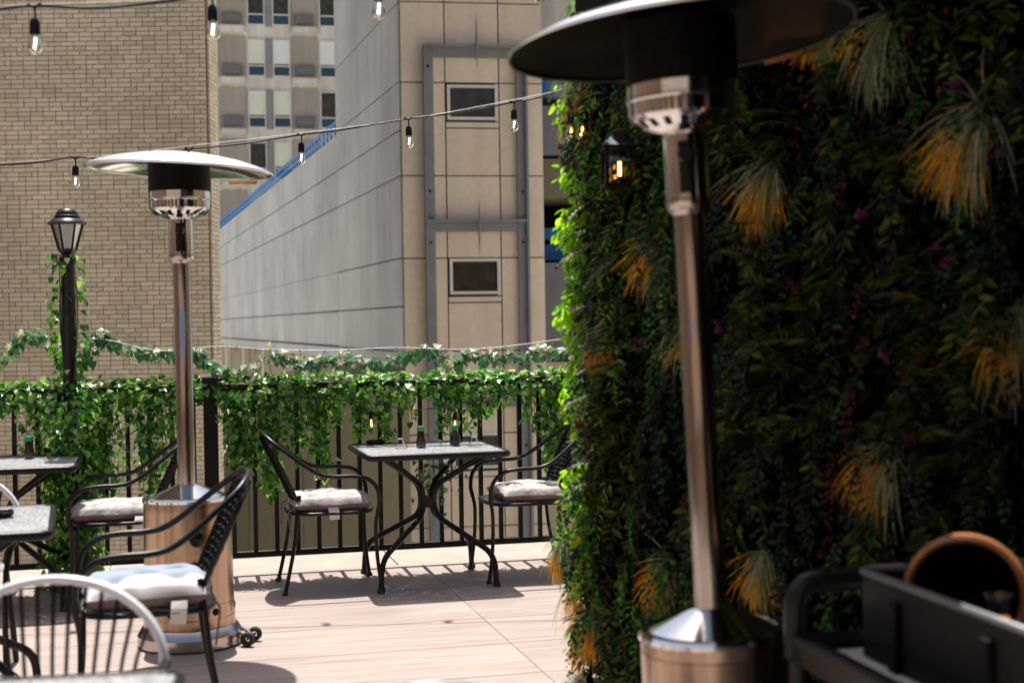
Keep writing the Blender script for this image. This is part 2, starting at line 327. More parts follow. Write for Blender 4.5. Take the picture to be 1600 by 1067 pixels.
def batch(pos, nrm, tip, size, tmpl):
    tv, tf = tmpl; x, t, n = frames(nrm, tip); s = np.asarray(size)[:, None, None]
    V = pos[:, None, :] + s * (tv[None, :, 0:1] * x[:, None, :] + tv[None, :, 1:2] * t[:, None, :] + tv[None, :, 2:3] * n[:, None, :])
    k = len(tv); V = V.reshape(-1, 3); F = []
    for i in range(len(pos)):
        o = i * k
        for f in tf: F.append(tuple(q + o for q in f))
    return V, F
def batch_obj(name, mats, pos, nrm, tip, size, tmpl, parent=None):
    V, F = batch(np.asarray(pos, float), np.asarray(nrm, float), np.asarray(tip, float), size, tmpl)
    me = bpy.data.meshes.new(name); me.from_pydata(V.tolist(), [], F); me.materials.append(mats); me.update()
    return link(name, me, parent)
def tmpl_mesh(name, tmpl, m, s=1.0):
    me = bpy.data.meshes.new(name); me.from_pydata((tmpl[0] * s).tolist(), [], tmpl[1]); me.materials.append(m); me.update(); return me
def leaves_as_parts(parent, me, pos, nrm, tip, size, name='leaf'):
    pos = np.asarray(pos, float); x, t, n = frames(np.asarray(nrm, float), np.asarray(tip, float))
    for i in range(len(pos)):
        o = bpy.data.objects.new(name, me); col.objects.link(o); o.parent = parent
        m4 = Matrix(((x[i][0], t[i][0], n[i][0], 0), (x[i][1], t[i][1], n[i][1], 0), (x[i][2], t[i][2], n[i][2], 0), (0, 0, 0, 1)))
        o.matrix_basis = Matrix.Translation(pos[i].tolist()) @ m4 @ Matrix.Scale(float(size[i]), 4)

# ================================================================== SETTING
PH = 0.245
e1 = Vector((math.cos(PH), math.sin(PH), 0)); e2 = Vector((-math.sin(PH), math.cos(PH), 0))
EDGE = Vector((-1.58, 8.02, 0))          # a point on the deck's edge line
# ground far below, terrace block
struct(MB().add([(-300, -200, -6), (300, -200, -6), (300, 400, -6), (-300, 400, -6)], [(0, 1, 2, 3)]).build('ground', M['asphalt']))
slab = MB().box((0, 0, -3.0065), (26, 20, 5.987)).build('terrace_base', M['conc']); slab.location = EDGE - e2 * 9.42; slab.rotation_euler = (0, 0, PH); struct(slab)
# deck planks: rows parallel to the fence
deck = bpy.data.objects.new('deck', None); col.objects.link(deck); deck['kind'] = 'structure'; deck.location = EDGE; deck.rotation_euler = (0, 0, PH)
PW, PL = 0.536, 2.42
pm = MB().box((0, 0, -0.006), (PL - 0.003, PW - 0.005, 0.012)).mesh('plank', M['deck'])
J = Matrix.Rotation(-PH, 3, 'Z') @ (G(725, 939) - EDGE)
for r_ in range(15):
    for c_ in range(-4, 4):
        o = link('plank', pm, deck, (J.x + (c_ + 0.5) * PL, -PW * (r_ + 0.5) - 0.004, 0))
# concrete ledge blocks beyond the fence
ledge = bpy.data.objects.new('ledge', None); col.objects.link(ledge); ledge['kind'] = 'structure'; ledge.location = EDGE; ledge.rotation_euler = (0, 0, PH)
lm = MB().box((0, 0, -0.06), (1.292, 0.55, 0.114)).mesh('concrete_block', M['conc'])
for k in range(-5, 6): link('concrete_block', lm, ledge, (k * 1.3 + 0.28, 0.285, 0))

# ---------------------------------------------------------------- brick building (left)
BY = 19.0; brk = thing('brick_building', 'tall tan brick building side with dark mortar behind the lamp post', 'building', (0, BY, 0))
xr = P(326, 300, BY).x; xr2 = P(339.5, 300, BY).x
bz0, bz1 = -6, 15; XB = xr - 16; dx_ = -4.04 / 19.0
q = [(XB, .002), (xr, .002), (xr, .60), (xr + dx_ * 7.4, 8.0), (XB, 8.0)]
MB().add([(x, y, z) for z in (bz0, bz1) for x, y in q], [(4, 3, 2, 1, 0), (5, 6, 7, 8, 9)] + [(i, (i + 1) % 5, (i + 1) % 5 + 5, i + 5) for i in range(5)]).build('wall', M['mortar'], brk)
BL, BH, JT = 0.1590, 0.0530, 0.0086
bm1 = MB().box((0, 0, 0), (BL, 0.03, BH)).mesh('brick', M['brick']); bm2 = MB().box((0, 0, 0), (BL / 2 - JT / 2, 0.03, BH)).mesh('brick_half', M['brick'])
stuffb = MB(); count = 0; cells = []
zrow = -2.7; row = 0
while zrow < 6.3:
    x = xr - JT; off = (row % 2) * (BL + JT) / 2
    first = True
    while x > -7.6:
        half = (first and off > 0) or random.random() < 0.13
        w = BL / 2 - JT / 2 if half else BL
        cells.append((x - w / 2, zrow, half)); x -= w + JT; first = False
    # narrow pilaster at the corner
    x = xr2 - 0.004
    cells.append((xr + .012, zrow, 'c'))
    zrow += BH + JT; row += 1
cells.sort(key=lambda q: abs(q[0] + 4.9) + abs(q[1] - 3.6))
for x, z, h in cells:
    j = random.uniform(-0.003, 0.003)
    if h == 'c':
        k_ = 0.05
        while k_ < .52: stuffb.box((x, k_ + BL / 2, z), (.03, BL, BH)); k_ += BL + JT
        continue
    if count < 300: link('brick', bm2 if h else bm1, brk, (x, j, z)); count += 1
    else: stuffb.box((x, j, z), ((BL / 2 - JT / 2) if h else BL, 0.03, BH))
s_ = stuffb.build('bricks', M['brick'], brk); s_['kind'] = 'stuff'

# ---------------------------------------------------------------- panelled tower + garage (middle)
CY = 27.0; C0 = P(631.5, 500, CY); C0.z = 0
dS = Vector((-0.2925, 1, 0)).normalized(); nS = Vector((-dS.y, dS.x, 0))      # side wall direction, outward normal (to the left)
dF = Vector((1, 0.17, 0)).normalized(); nF = Vector((dF.y, -dF.x, 0))
def zat(py, px=631.5, Y=CY): return P(px, py, Y).z
tow = thing('panelled_tower', 'tan panelled tower with two small windows and grey side wall', 'building', (0, 0, 0))
FW = (P(849, 300, CY * 1.03).x - C0.x) / dF.x
# core
def wallbox(mb, o, d, n, a0, a1, z0, z1, b0, b1, mi=0):
    vs = [o + d * a + n * b_ + Vector((0, 0, z)) for z in (z0, z1) for a, b_ in ((a0, b0), (a1, b0), (a1, b1), (a0, b1))]
    return mb.add(vs, [(3, 2, 1, 0), (4, 5, 6, 7), (0, 1, 5, 4), (1, 2, 6, 5), (2, 3, 7, 6), (3, 0, 4, 7)], mi)
pA = C0 + dF * FW
tcore = MB(); z0, z1 = -6, 9.5
q = [C0 + dS * .03 + dF * .03, pA + dS * .03 - dF * .03, pA + dS * 7.3 - dF * .03, C0 + dS * 7.3 + dF * .03]
tcore.add([v + Vector((0, 0, z)) for z in (z0, z1) for v in q], [(3, 2, 1, 0), (4, 5, 6, 7), (0, 1, 5, 4), (1, 2, 6, 5), (2, 3, 7, 6), (3, 0, 4, 7)])
tcore.build('core_wall', M['joint'], tow)
rowsF = [zat(y) for y in (1130, 985, 826, 680, 550, 404, 275, 129, 3, -135)]
def afront(px): return (P(px, 300, CY * 1.02).x - C0.x) / dF.x
ac = [0.0, afront(699), afront(781.5), FW]; g_ = 0.024
wins = [(132, 187), (405, 461), (679, 735)]
for i in range(len(rowsF) - 1):
    za, zb = rowsF[i] + g_ / 2, rowsF[i + 1] - g_ / 2
    for k in range(3):
        a0, a1 = ac[k] + g_ / 2, ac[k + 1] - g_ / 2
        if k == 1:
            hit = [w for w in wins if zat(w[0]) < zb + 0.1 and zat(w[1]) > za]
            if hit:
                zw = zat(hit[0][1]) - 0.05
                wallbox(MB(), C0, dF, nF, a0, a1, za, zw - 0.12, -0.02, 0.03).build('panel', M['tan'], tow)
                wallbox(MB(), C0, dF, nF, a0, a1, zw - 0.095, zw, -0.02, 0.05).build('window_sill', M['tan'], tow)
                wallbox(MB(), C0, dF, nF, a1 - 0.06, a1, zw + 0.02, zb, -0.02, 0.03).build('panel', M['tan'], tow)
                continue
        wallbox(MB(), C0, dF, nF, a0, a1, za, zb, -0.02, 0.03).build('panel', M['tan'], tow)
for (ya, yb) in wins:
    a0, a1 = afront(702), afront(779.5); za, zb = zat(yb), zat(ya); t = 0.055
    fr = MB()
    wallbox(fr, C0, dF, nF, a0, a1, zb - t, zb, -0.03, 0.045); wallbox(fr, C0, dF, nF, a0, a1, za, za + t, -0.03, 0.045)
    wallbox(fr, C0, dF, nF, a0, a0 + t, za + t, zb - t, -0.03, 0.043); wallbox(fr, C0, dF, nF, a1 - t, a1, za + t, zb - t, -0.03, 0.043)
    f_ = fr.build('window', M['winframe'], tow)
    wallbox(MB(), C0, dF, nF, a0 + t, a1 - t, za + t, zb - t, -0.025, 0.0).build('pane', M['darkglass'], f_)
# steel frame standing proud of the front
stl = thing('steel_frame', 'grey bolted steel ladder frame fixed over the tan tower front', 'frame', (0, 0, 0))
def fbar(x0, x1, ya, yb, b0, b1, nm='beam'):
    wallbox(MB(), C0, dF, nF, afront(x0), afront(x1), zat(yb), zat(ya), b0, b1).build(nm, M['grey_paint'], stl)
    a0, a1 = afront(x0), afront(x1)
fbar(665, 680, 73, 1040, 0.05, 0.14, 'post'); fbar(807, 823, 73, 1040, 0.05, 0.14, 'post')
fbar(665, 668.5, 73, 1040, 0.14, 0.24, 'flange'); fbar(819.5, 823, 73, 1040, 0.14, 0.24, 'flange')
for y in (73, 346, 622, 900):
    fbar(680.4, 806.6, y + 3, y + 17, 0.05, 0.13); fbar(665, 823, y - 1, y + 2.6, 0.143, 0.27, 'flange')
for y in (58, 350):
    zc = zat(y + 10); a = afront(745)
    MB().tube([C0 + dF * a + nF * 0.3 + Vector((0, 0, zc + .55)), C0 + dF * a + nF * 0.32 + Vector((0, 0, zc)), C0 + dF * a + nF * 0.3 + Vector((0, 0, zc - .5))], [0.004, 0.026, 0.004], 6).build('spike', M['grey_paint'], stl)
for x in (672.5, 814.5):
    for y in (105, 300, 380, 560, 700):
        c = C0 + dF * afront(x) + nF * 0.148; MB().box((c.x, c.y, zat(y)), (0.04, 0.03, 0.04), 0.17).build('bolt', M['black_matte'], stl)
# side wall: tower part then garage parapet
zs = [0.86] + [zat(y) for y in (479, 403, 275, 204, 128, 5, -135)]
tcol = [0.012, 2.3, 4.4, 7.36]
thin = [0.012, 1.0, 1.7, 2.3, 3.1, 4.4, 5.2, 6.1, 7.36]
for i in range(len(zs) - 1):
    cols = thin if i in (2, 4, 5) else tcol
    for k in range(len(cols) - 1):
        wallbox(MB(), C0, dS, nS, cols[k] + .008, cols[k + 1] - .008, zs[i] + .014, zs[i + 1] - .014, -0.02, 0.03).build('side_panel', M['greyconc'], tow)
gar = thing('parking_garage', 'long stained grey concrete garage wall with blue railing on top', 'building')
ztop = 5.86
gm = MB(); wallbox(gm, C0, dS, nS, 7.38, 60, 0.86, ztop - .02, -2.0, -0.01); gm.build('core_wall', M['joint'], gar)
zg = [0.88, zs[1], zs[2], zs[3], zs[4], ztop]
cols = [7.40, 9.6, 13.5, 17.5, 23, 29, 36, 44, 60]
for i in range(5):
    for k in range(len(cols) - 1):
        if i == 2 or i == 4: pass
        j = random.uniform(0, .012)
        wallbox(MB(), C0, dS, nS, cols[k] + .012, cols[k + 1] - .012, zg[i] + (.018 if i != 2 else .006), zg[i + 1] - (.018 if i != 1 else .006), -0.02, 0.02 + j * .5).build('panel', M['greyconc'], gar)
# recessed lower storey with pale columns
wallbox(MB(), C0, dS, nS, 0.05, 60, -6, 0.84, -0.9, -0.25).build('lower_wall', M['lowconc'], gar)
wallbox(MB(), C0, dS, nS, 0.05, 60, 0.58, 0.85, -0.24, 0.06).build('slab_edge', M['greyconc'], gar)
for t in (3.2, 8.5, 13.0, 18, 24, 31, 39):
    wallbox(MB(), C0, dS, nS, t, t + 0.35, -6, 0.57, -0.24, -0.02).build('column', M['farconc'], gar)
pr_ = MB(); 
for t in (12.2, 13.9):
    c = C0 + dS * t; MB().tube([c + nS * 0.06 + Vector((0, 0, -6)), c + nS * 0.06 + Vector((0, 0, 0.5))], 0.05, 8).build('drain_pipe', M['grey_paint'], gar)
rp_ = thing('ramp_parapet', 'plain olive-brown low wall seen between the fence balusters', 'wall')
pl_ = P(300, 600, 26.4); pr2 = C0 + Vector((.1, -.25, 0)); pl_.z = 0
dd = (pr2 - pl_).normalized(); nn = Vector((dd.y, -dd.x, 0)); LL = (pr2 - pl_).length
for k in range(4): wallbox(MB(), pl_, dd, nn, LL * k / 4 + .01, LL * (k + 1) / 4 - .01, -6, .12, -.2, 0).build('wall_section', M['lowconc'], rp_)
wallbox(MB(), pl_, dd, nn, 0, LL, .122, .2, -.25, .05).build('coping', M['greyconc'], rp_)
# blue railing
rail = thing('blue_railing', 'blue metal grid railing along the top of the garage wall', 'railing')
for h in (0.06, 0.24, 0.43):
    wallbox(MB(), C0, dS, nS, 7.4, 58, ztop + h - .022, ztop + h + .022, -0.06, -0.02).build('rail', M['blue_paint'], rail)
pmh = MB(); wallbox(pmh, Vector((0, 0, 0)), dS, nS, -0.025, 0.025, ztop, ztop + .47, -0.105, -0.064); pmesh = pmh.mesh('post', M['blue_paint'])
for k in range(80):
    link('post', pmesh, rail, C0 + dS * (7.5 + k * 0.62))
wallbox(MB(), C0, dS, nS, 7.4, 58, ztop - .015, ztop + .02, -0.4, 0.03).build('coping', M['farconc'], rail)
# storey building glimpsed right of the tower
rb = thing('deck_structure', 'grey and tan open garage storeys seen between tower and living wall', 'building')
x0 = P(845, 300, 30).x
def rbx(ya, yb, m, yo=0.0, nm='slab', x1=6.0):
    za, zb = zat(yb, 860, 30), zat(ya, 860, 30); MB().box((x0 + x1 / 2 - .3, 31 + yo, (za + zb) / 2), (x1, 2.0, zb - za - .02)).build(nm, m, rb)
rbx(-60, 112, M['farconc']); rbx(120, 150, M['blue_paint'], .35, 'blue_panel'); rbx(165, 243, M['mullion'], 0, 'parapet'); rbx(247, 310, M['lowconc'], .1)
rbx(352, 372, M['blue_paint'], .7, 'blue_panel'); rbx(378, 405, M['blue_paint'], .8, 'blue_panel'); rbx(410, 560, M['mullion'], 0, 'parapet'); rbx(565, 1300, M['tan'], .1)
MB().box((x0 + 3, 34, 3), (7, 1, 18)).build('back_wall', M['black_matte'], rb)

# ---------------------------------------------------------------- far apartment block
FY = 92.0; SC = FPX / FY
far = thing('apartment_block', 'distant weathered concrete apartment block with rows of windows', 'building', (0, 0, 0))
fd = Vector((1, 0.2, 0)).normalized(); fn = Vector((fd.y, -fd.x, 0)); FO_ = P(400, 300, FY); FO_.z = 0
def fa(px): return (P(px, 250, FY).x - FO_.x) / fd.x
def fz(py): return P(430, py, FY).z
wallbox(MB(), FO_, fd, fn, fa(180), fa(640), -6, 30, -8, -0.02).build('wall', M['farconc'], far)
PER = 109.2; UN = 80.2
fmesh = {}
def part(nm, m, a0, a1, ya, yb, b0, b1, par=None):
    return wallbox(MB(), FO_, fd, fn, fa(a0), fa(a1), fz(yb), fz(ya), b0, b1).build(nm, m, par or far)
wi = 0
for fl in range(-1, 6):
    y0 = 61.5 + (fl - 1) * UN      # top of the windows of this floor
    for bay in range(-1, 3):
        bx = 390 + (bay - 0) * PER
        for kx, wx in enumerate((0, 38)):
            xa, xb = bx + wx, bx + wx + 26.5
            if xb < 325 or xa > 545: continue
            fr = MB(); t = 1.6
            for (p, q_, ya, yb) in ((xa, xb, y0, y0 + t), (xa, xb, y0 + 40.5, y0 + 42.2), (xa, xb, y0 + 56.5, y0 + 58), (xa, xa + t, y0 + t, y0 + 56.5), (xb - t, xb, y0 + t, y0 + 56.5)):
                wallbox(fr, FO_, fd, fn, fa(p), fa(q_), fz(yb), fz(ya), 0.0, 0.12)
            f_ = fr.build('window', M['winframe'], far)
            kind = ['darkglass', 'blind', 'blind2'][(wi * 7 + fl * 3 + bay) % 3]
            if fl == 0: kind = 'darkglass'
            if fl == 1: kind = ['blind', 'blind2', 'blind2', 'blind2'][(bay * 2 + kx) % 4]
            if fl == 2: kind = 'blind' if bay == 0 else 'darkglass'
            cut = 40.5 if kind == 'darkglass' else 38
            part('pane', M['darkglass'], xa + t, xb - t, y0 + t, y0 + 40.5, 0.0, 0.03, f_)
            if kind != 'darkglass': part('blind', M[kind], xa + t, xb - t, y0 + t, y0 + cut, 0.032, 0.05, f_)
            elif fl == 0: part('blind', M['blind'], xa + t, xb - t, y0 + t, y0 + 9 + 4 * kx, 0.032, 0.05, f_)
            part('spandrel', M['spandrel'], xa + t, xb - t, y0 + 42.4, y0 + 56.3, 0.0, 0.05, f_)
            wi += 1
        part('mullion_panel', M['mullion'], bx + 27.3, bx + 37.4, y0 - 2, y0 + 60, 0.0, 0.07)
        part('wall_panel', M['farpanel'], bx - 43, bx - 3.5, y0 - 5, y0 + 59, 0.0, 0.06)
        a_ = part('air_conditioner', M['ac'], bx - 37.5, bx - 8.5, y0 + 41, y0 + 55, 0.06, 0.3)
        for q5 in range(4): part('louvre', M['mullion'], bx - 36, bx - 10, y0 + 42.6 + q5 * 3, y0 + 43.6 + q5 * 3, 0.302, 0.33, a_)
        part('ledge', M['farconc'], bx - 41, bx - 5, y0 + 60, y0 + 70, 0.0, 0.35)

# ---------------------------------------------------------------- building behind the camera (seen in the steel)
rw = thing('restaurant_building', 'sunlit rust brown restaurant wall behind the terrace', 'building', (0, -5.2, 0))
MB().box((0, -1, 2.8), (22, 2, 5.6)).build('wall', M['warmwall'], rw)
for k, x in enumerate((-7.5, -4.6, -1.7, 1.2, 4.1, 7.0)):
    f_ = MB().box((x, 0.03, 1.35), (1.7, 0.06, 2.5)).build('window', M['black_matte'], rw)
    MB().box((x, 0.07, 1.35), (1.5, 0.02, 2.3)).build('pane', M['darkglass'], f_)
MB().box((0, 0.1, 3.1), (21, 0.2, 0.35)).build('signless_fascia', M['conc'], rw)

M['coral'] = leaf_mat('coral_leaf', [(0, (0.40, 0.12, 0.07)), (1, (0.55, 0.30, 0.20))], 0.5, 0.2)
M['tubrim'] = mat('lightened_tub_rim', (0.16, 0.165, 0.18), 0.35, 0, 0.2, 20)  # tub plastic lightened along the rim to paint the light it catches
M['glass2'] = glass_mat('tumbler_glass', (0.95, 0.96, 0.95), 0.02, 0.15)
M['bowlrim'] = mat('glazed_orange_brown_rim', (0.58, 0.23, 0.085), 0.2, 0, 0.25, 14, coat=1.0)
M['orange_drink'] = mat('orange_drink', (0.7, 0.25, 0.03), 0.2, 0, 0.1, 20)
m, nt, b = newmat('two_tone_cushion_cloth'); tc = nt.nodes.new('ShaderNodeTexCoord'); nz = nt.nodes.new('ShaderNodeTexNoise'); nz.inputs['Scale'].default_value = 3.0
sx = nt.nodes.new('ShaderNodeSeparateXYZ'); nt.links.new(tc.outputs['Object'], sx.inputs[0]); nt.links.new(tc.outputs['Object'], nz.inputs[0])
ad = nt.nodes.new('ShaderNodeMath'); ad.operation = 'MULTIPLY_ADD'; ad.inputs[1].default_value = .25; nt.links.new(nz.outputs[0], ad.inputs[0]); nt.links.new(sx.outputs[1], ad.inputs[2])
rr = ramp(nt, ad.outputs[0], [(.165, (.25, .29, .36)), (.185, (.58, .57, .57))]); nt.links.new(rr.outputs[0], b.inputs['Base Color']); b.inputs['Roughness'].default_value = .92; M['cushion_two'] = m
bar = thing('reflection_dark_block', 'added black pavilion behind the viewer, darkening the steel reflections', 'pavilion', (3.4, -2.4, 0))  # unseen, added so the near heater pole mirrors something dark
MB().box((0, 0, 2.75), (5.0, 3.4, .12)).build('roof', M['black_matte'], bar)
MB().box((0, -1.6, 1.34), (5.0, .1, 2.68)).build('back_wall', M['black_matte'], bar)
MB().box((0, .9, .55), (4.6, .5, 1.1)).build('counter', M['black_matte'], bar)
for x in (-2.4, 2.4):
    for y in (-1.45, 1.6): MB().box((x, y, 1.34), (.12, .12, 2.68)).build('post', M['black_matte'], bar)
MB().box((-2.0, .2, 1.4), (.08, 2.4, 2.5)).build('side_screen', M['black_matte'], bar)

nb = thing('neighbour_building', 'brown brick building closing the left side of the terrace', 'building', (-10.5, 0, 0))
MB().box((-1, 0, 1.0), (2, 22, 14)).build('wall', M['warmwall'], nb)
for k in range(5):
    f_ = MB().box((.03, -8 + k * 4, 1.4), (.06, 1.5, 2.2)).build('window', M['winframe'], nb); MB().box((.07, -8 + k * 4, 1.4), (.02, 1.3, 2.0)).build('pane', M['darkglass'], f_)
nb = thing('house_wall_building', 'brown brick building standing behind the plant wall', 'building', (6.6, 0, 0))
MB().box((1, 0, 1.0), (2, 22, 14)).build('wall', M['warmwall'], nb)
for k in range(5):
    f_ = MB().box((-.03, -8 + k * 4, 1.4), (.06, 1.5, 2.2)).build('window', M['winframe'], nb); MB().box((-.07, -8 + k * 4, 1.4), (.02, 1.3, 2.0)).build('pane', M['darkglass'], f_)

# ================================================================== FENCE
def FP(px, py=700):        # distance along the fence line seen at this column
    v = ray(px, py); n = e2; o = FEO
    t = (o.x * n.x + o.y * n.y) / (v.x * n.x + v.y * n.y); p = v * t
    return (Vector((p.x, p.y, 0)) - o).dot(e1)
FEO = EDGE - e2 * 0.045
def fence_panel(label, a0, a1, offset=0.0):
    t = thing('railing_fence', label, 'fence', FEO, PH, 'black railing fence panels')
    MB().box(((a0 + a1) / 2, 0, 1.055), (a1 - a0, 0.045, 0.035)).build('top_rail', M['black'], t, bevel=.003)
    MB().box(((a0 + a1) / 2, 0, 0.115), (a1 - a0, 0.035, 0.035)).build('bottom_rail', M['black'], t, bevel=.003)
    bm = MB().box((0, 0, 0.584), (0.024, 0.024, 0.903)).mesh('baluster', M['black'])
    a = a0 + 0.075 + offset
    while a < a1 - 0.03: link('baluster', bm, t, (a, 0, 0)); a += 0.1185
    return t
aP = FP(330); aR = aP + 2.42
fence_panel('black railing fence panel left of the thick post, by lamp post', aP - 2.42, aP - 0.045)
fence_panel('black railing fence panel right of the thick post, behind the bistro set', aP + 0.045, aR - 0.045)
fence_panel('black railing fence panel running on behind the plant wall', aR + 0.045, aR + 1.6)
for a, lb in ((aP, 'thick black square fence post standing behind the patio heater'), (aR, 'thick black square fence post at the end by the plant wall'), (aP - 2.465, 'thick black square fence post beyond the lamp post')):
    t = thing('fence_post', lb, 'fence post', FEO + e1 * a, PH, 'fence posts')
    MB().box((0, 0, 0.545), (0.078, 0.078, 1.09)).build('shaft', M['black'], t, bevel=.003)
    MB().box((0, 0, 1.105), (0.094, 0.094, 0.024), taper=0.85).build('cap', M['black'], t, bevel=.003)
    MB().box((0, 0, 0.006), (0.13, 0.13, 0.012)).build('base_plate', M['black'], t, bevel=.002)

# ================================================================== LAMP POST
lp = P(109, 560, 7.72); LPX = Vector((lp.x, lp.y, 0))
t = thing('lamp_post', 'black lamp post with glass lantern, wrapped in ivy by the fence', 'lamp post', LPX, 0.3)
MB().lathe([(0.001, 0), (0.09, 0), (0.09, 0.03), (0.055, 0.06), (0.05, 0.2), (0.039, 0.24), (0.038, 1.74), (0.045, 1.755), (0.045, 1.78), (0.03, 1.8), (0.001, 1.8)], 24).build('pole', M['black'], t, 35)
MB().lathe([(0.001, 1.80), (0.03, 1.80), (0.046, 1.815), (0.05, 1.83), (0.001, 1.83)], 6).build('lantern_base', M['black'], t)
for k in range(6):
    a = math.pi / 3 * k; f = MB(); f.tube([(0.045 * math.cos(a), 0.045 * math.sin(a), 1.825), (0.082 * math.cos(a), 0.082 * math.sin(a), 1.965)], 0.006, 6); f.build('lantern_bar', M['black'], t)
    b_ = a + math.pi / 3
    MB().add([(0.043 * math.cos(a), 0.043 * math.sin(a), 1.83), (0.043 * math.cos(b_), 0.043 * math.sin(b_), 1.83), (0.079 * math.cos(b_), 0.079 * math.sin(b_), 1.962), (0.079 * math.cos(a), 0.079 * math.sin(a), 1.962)], [(0, 1, 2, 3)]).build('glass_pane', M['lampglass'], t)
MB().lathe([(0.001, 1.83), (0.012, 1.83), (0.012, 1.88), (0.022, 1.91), (0.012, 1.945), (0.001, 1.95)], 12).build('bulb', M['tag'], t, 60)
MB().lathe([(0.001, 1.962), (0.098, 1.962), (0.104, 1.966), (0.101, 1.973), (0.076, 1.992), (0.068, 1.996), (0.068, 2.010), (0.06, 2.014), (0.057, 2.026), (0.045, 2.041), (0.028, 2.050), (0.001, 2.054)], 36).build('lantern_roof', M['black'], t, 30)

# ================================================================== PATIO HEATERS
def make_heater(label, loc, tilt=(0, 0), body_r=0.19, body_h=0.655, pole_top=1.69, refl_r=0.41, disc_tilt=(0, 0), rz=0.0, rimz=2.09, wheel_a=0.0, under='chrome'):
    t = thing('patio_heater', label, 'patio heater', loc, 0, 'stainless steel patio heaters')
    t.rotation_euler = (tilt[0], tilt[1], rz)
    r = body_r; h = body_h
    MB().lathe([(0.001, 0.002), (r + .03, 0.002), (r + .036, 0.008), (r + .036, 0.052), (r + .031, 0.06), (r + .015, 0.085), (r + .010, 0.088), (0.001, 0.088)], 72).build('base_ring', M['steel'], t, 30)
    bo = MB().lathe([(r + .008, 0.088), (r + .006, 0.10), (r + .0045, 0.13), (r + .001, 0.131), (r + .001, 0.134), (r + .0045, 0.135), (r + .002, 0.19), (r - .001, 0.191), (r - .001, 0.194), (r + .002, 0.195), (r - .002, h - .05), (r - .005, h - .049), (r - .005, h - .045), (r - .002, h - .044), (r - .003, h - .02)], 72).build('body', M['steel_body'], t, 30)
    for a in (-2.4, -1.77, -0.75, 0.2, 1.2, 2.2, 3.1):
        MB().lathe([(0.001, 0), (0.014, 0), (0.016, -.002), (0.016, -.006)], 16).build('vent_hole', M['black_matte'], bo, loc=((r + .0065) * math.cos(a), (r + .0065) * math.sin(a), 0.162), rot=(0, math.pi / 2, a))
    MB().lathe([(0.001, 0.012), (0.018, 0.012), (0.03, 0.004), (0.034, 0)], 20).build('door_knob', M['black'], bo, 40, (r * math.cos(-1.15), r * math.sin(-1.15), h - 0.17), (0, math.pi / 2, -1.15))
    MB().lathe([(r - .003, h - .02), (r + .003, h - .018), (r + .003, h - .008), (r - .004, h), (r - .02, h + .002), (r - .022, h - .002), (r - .03, h), (0.06, h + .044), (0.036, h + .052)], 72).build('body_cap', M['chrome'], t, 30)
    pj = h + (pole_top - h) * 0.72
    MB().lathe([(0.0385, h + .05), (0.0385, pj), (0.0375, pj + .002), (0.0375, pole_top)], 48).build('pole', M['steel'], t, 30)
    z = pole_top
    MB().lathe([(0.036, z - .012), (0.05, z), (0.0545, z + .012), (0.0545, z + .03)], 40).build('sleeve_ring', M['steel'], t, 35)
    sl_ = MB().lathe([(0.0535, z + .02), (0.0535, z + .185), (0.0001, z + .185)], 48).build('control_sleeve', M['chrome'], t, 30)
    MB().lathe([(0.001, 0.018), (0.016, 0.018), (0.02, 0.006), (0.022, 0)], 20).build('control_knob', M['black'], sl_, 40, (0.054 * math.cos(-1.4), 0.054 * math.sin(-1.4), z + .13), (0, math.pi / 2, -1.4))
    pts = [(math.cos(an) * 0.0545, math.sin(an) * 0.0545) for an in np.linspace(-1.75, -1.1, 8)]
    wmb = MB(); wv = [(x_, y_, z + .04) for x_, y_ in pts] + [(x_, y_, z + .165) for x_, y_ in pts]
    wmb.add(wv, [(i, i + 1, i + 9, i + 8) for i in range(7)]).build('control_window', M['black'], sl_)
    # slotted burner bowl
    z2 = z + .185
    bowl = MB().lathe([(0.05, z2 - .004), (0.095, z2 + .012), (0.125, z2 + .034), (0.133, z2 + .045), (0.134, z2 + .078), (0.138, z2 + .081), (0.138, z2 + .086), (0.134, z2 + .089), (0.134, z2 + .118)], 72).build('burner_bowl', M['chrome'], t, 30)
    for k in range(18):
        a = 2 * math.pi * k / 18; rr_, zz = 0.1105, z2 + .0235
        sl2 = MB().box((0, 0, 0), (0.026, 0.016, 0.002)).build('slot', M['black_matte'], bowl, loc=((rr_ + .001) * math.cos(a), (rr_ + .001) * math.sin(a), zz - .0005), rot=(0, -R(36), a))
    # perforated emitter screen
    z3 = z2 + .118; z4 = rimz + .045
    em = MB().lathe([(0.0001, z3), (0.135, z3), (0.1355, z4), (0.0001, z4)], 72).build('emitter_screen', M['emitter'], t, 30)
    # reflector dome
    Rr = refl_r; d = bpy.data.objects.new('reflector', None)
    prof = [(Rr - .006, -.004), (Rr, -.006), (Rr + .002, -.002), (Rr, .003), (Rr * .86, .026), (Rr * .68, .047), (Rr * .5, .061), (Rr * .36, .069), (Rr * .34, .071), (Rr * .15, .078), (0.0005, .080)]
    dm = MB().lathe(prof, 96).mesh('reflector', M['alu'], 30)
    do = link('reflector', dm, t, (0, 0, rimz)); do.rotation_euler = (disc_tilt[0], disc_tilt[1], 0)
    prof2 = [(p - .002 if p > .01 else p, q - .003) for p, q in prof[3:]]
    MB().lathe([(Rr - .006, -.004)] + prof2, 96).build('underside', M[under], do, 30)
    for k in range(8):
        a = 2 * math.pi * (k + .5) / 8
        MB().lathe([(0.001, .008), (.004, .008), (.006, .003), (.006, 0)], 10).build('rivet', M['chrome'], do, 40, (Rr * .52 * math.cos(a), Rr * .52 * math.sin(a), .0598))
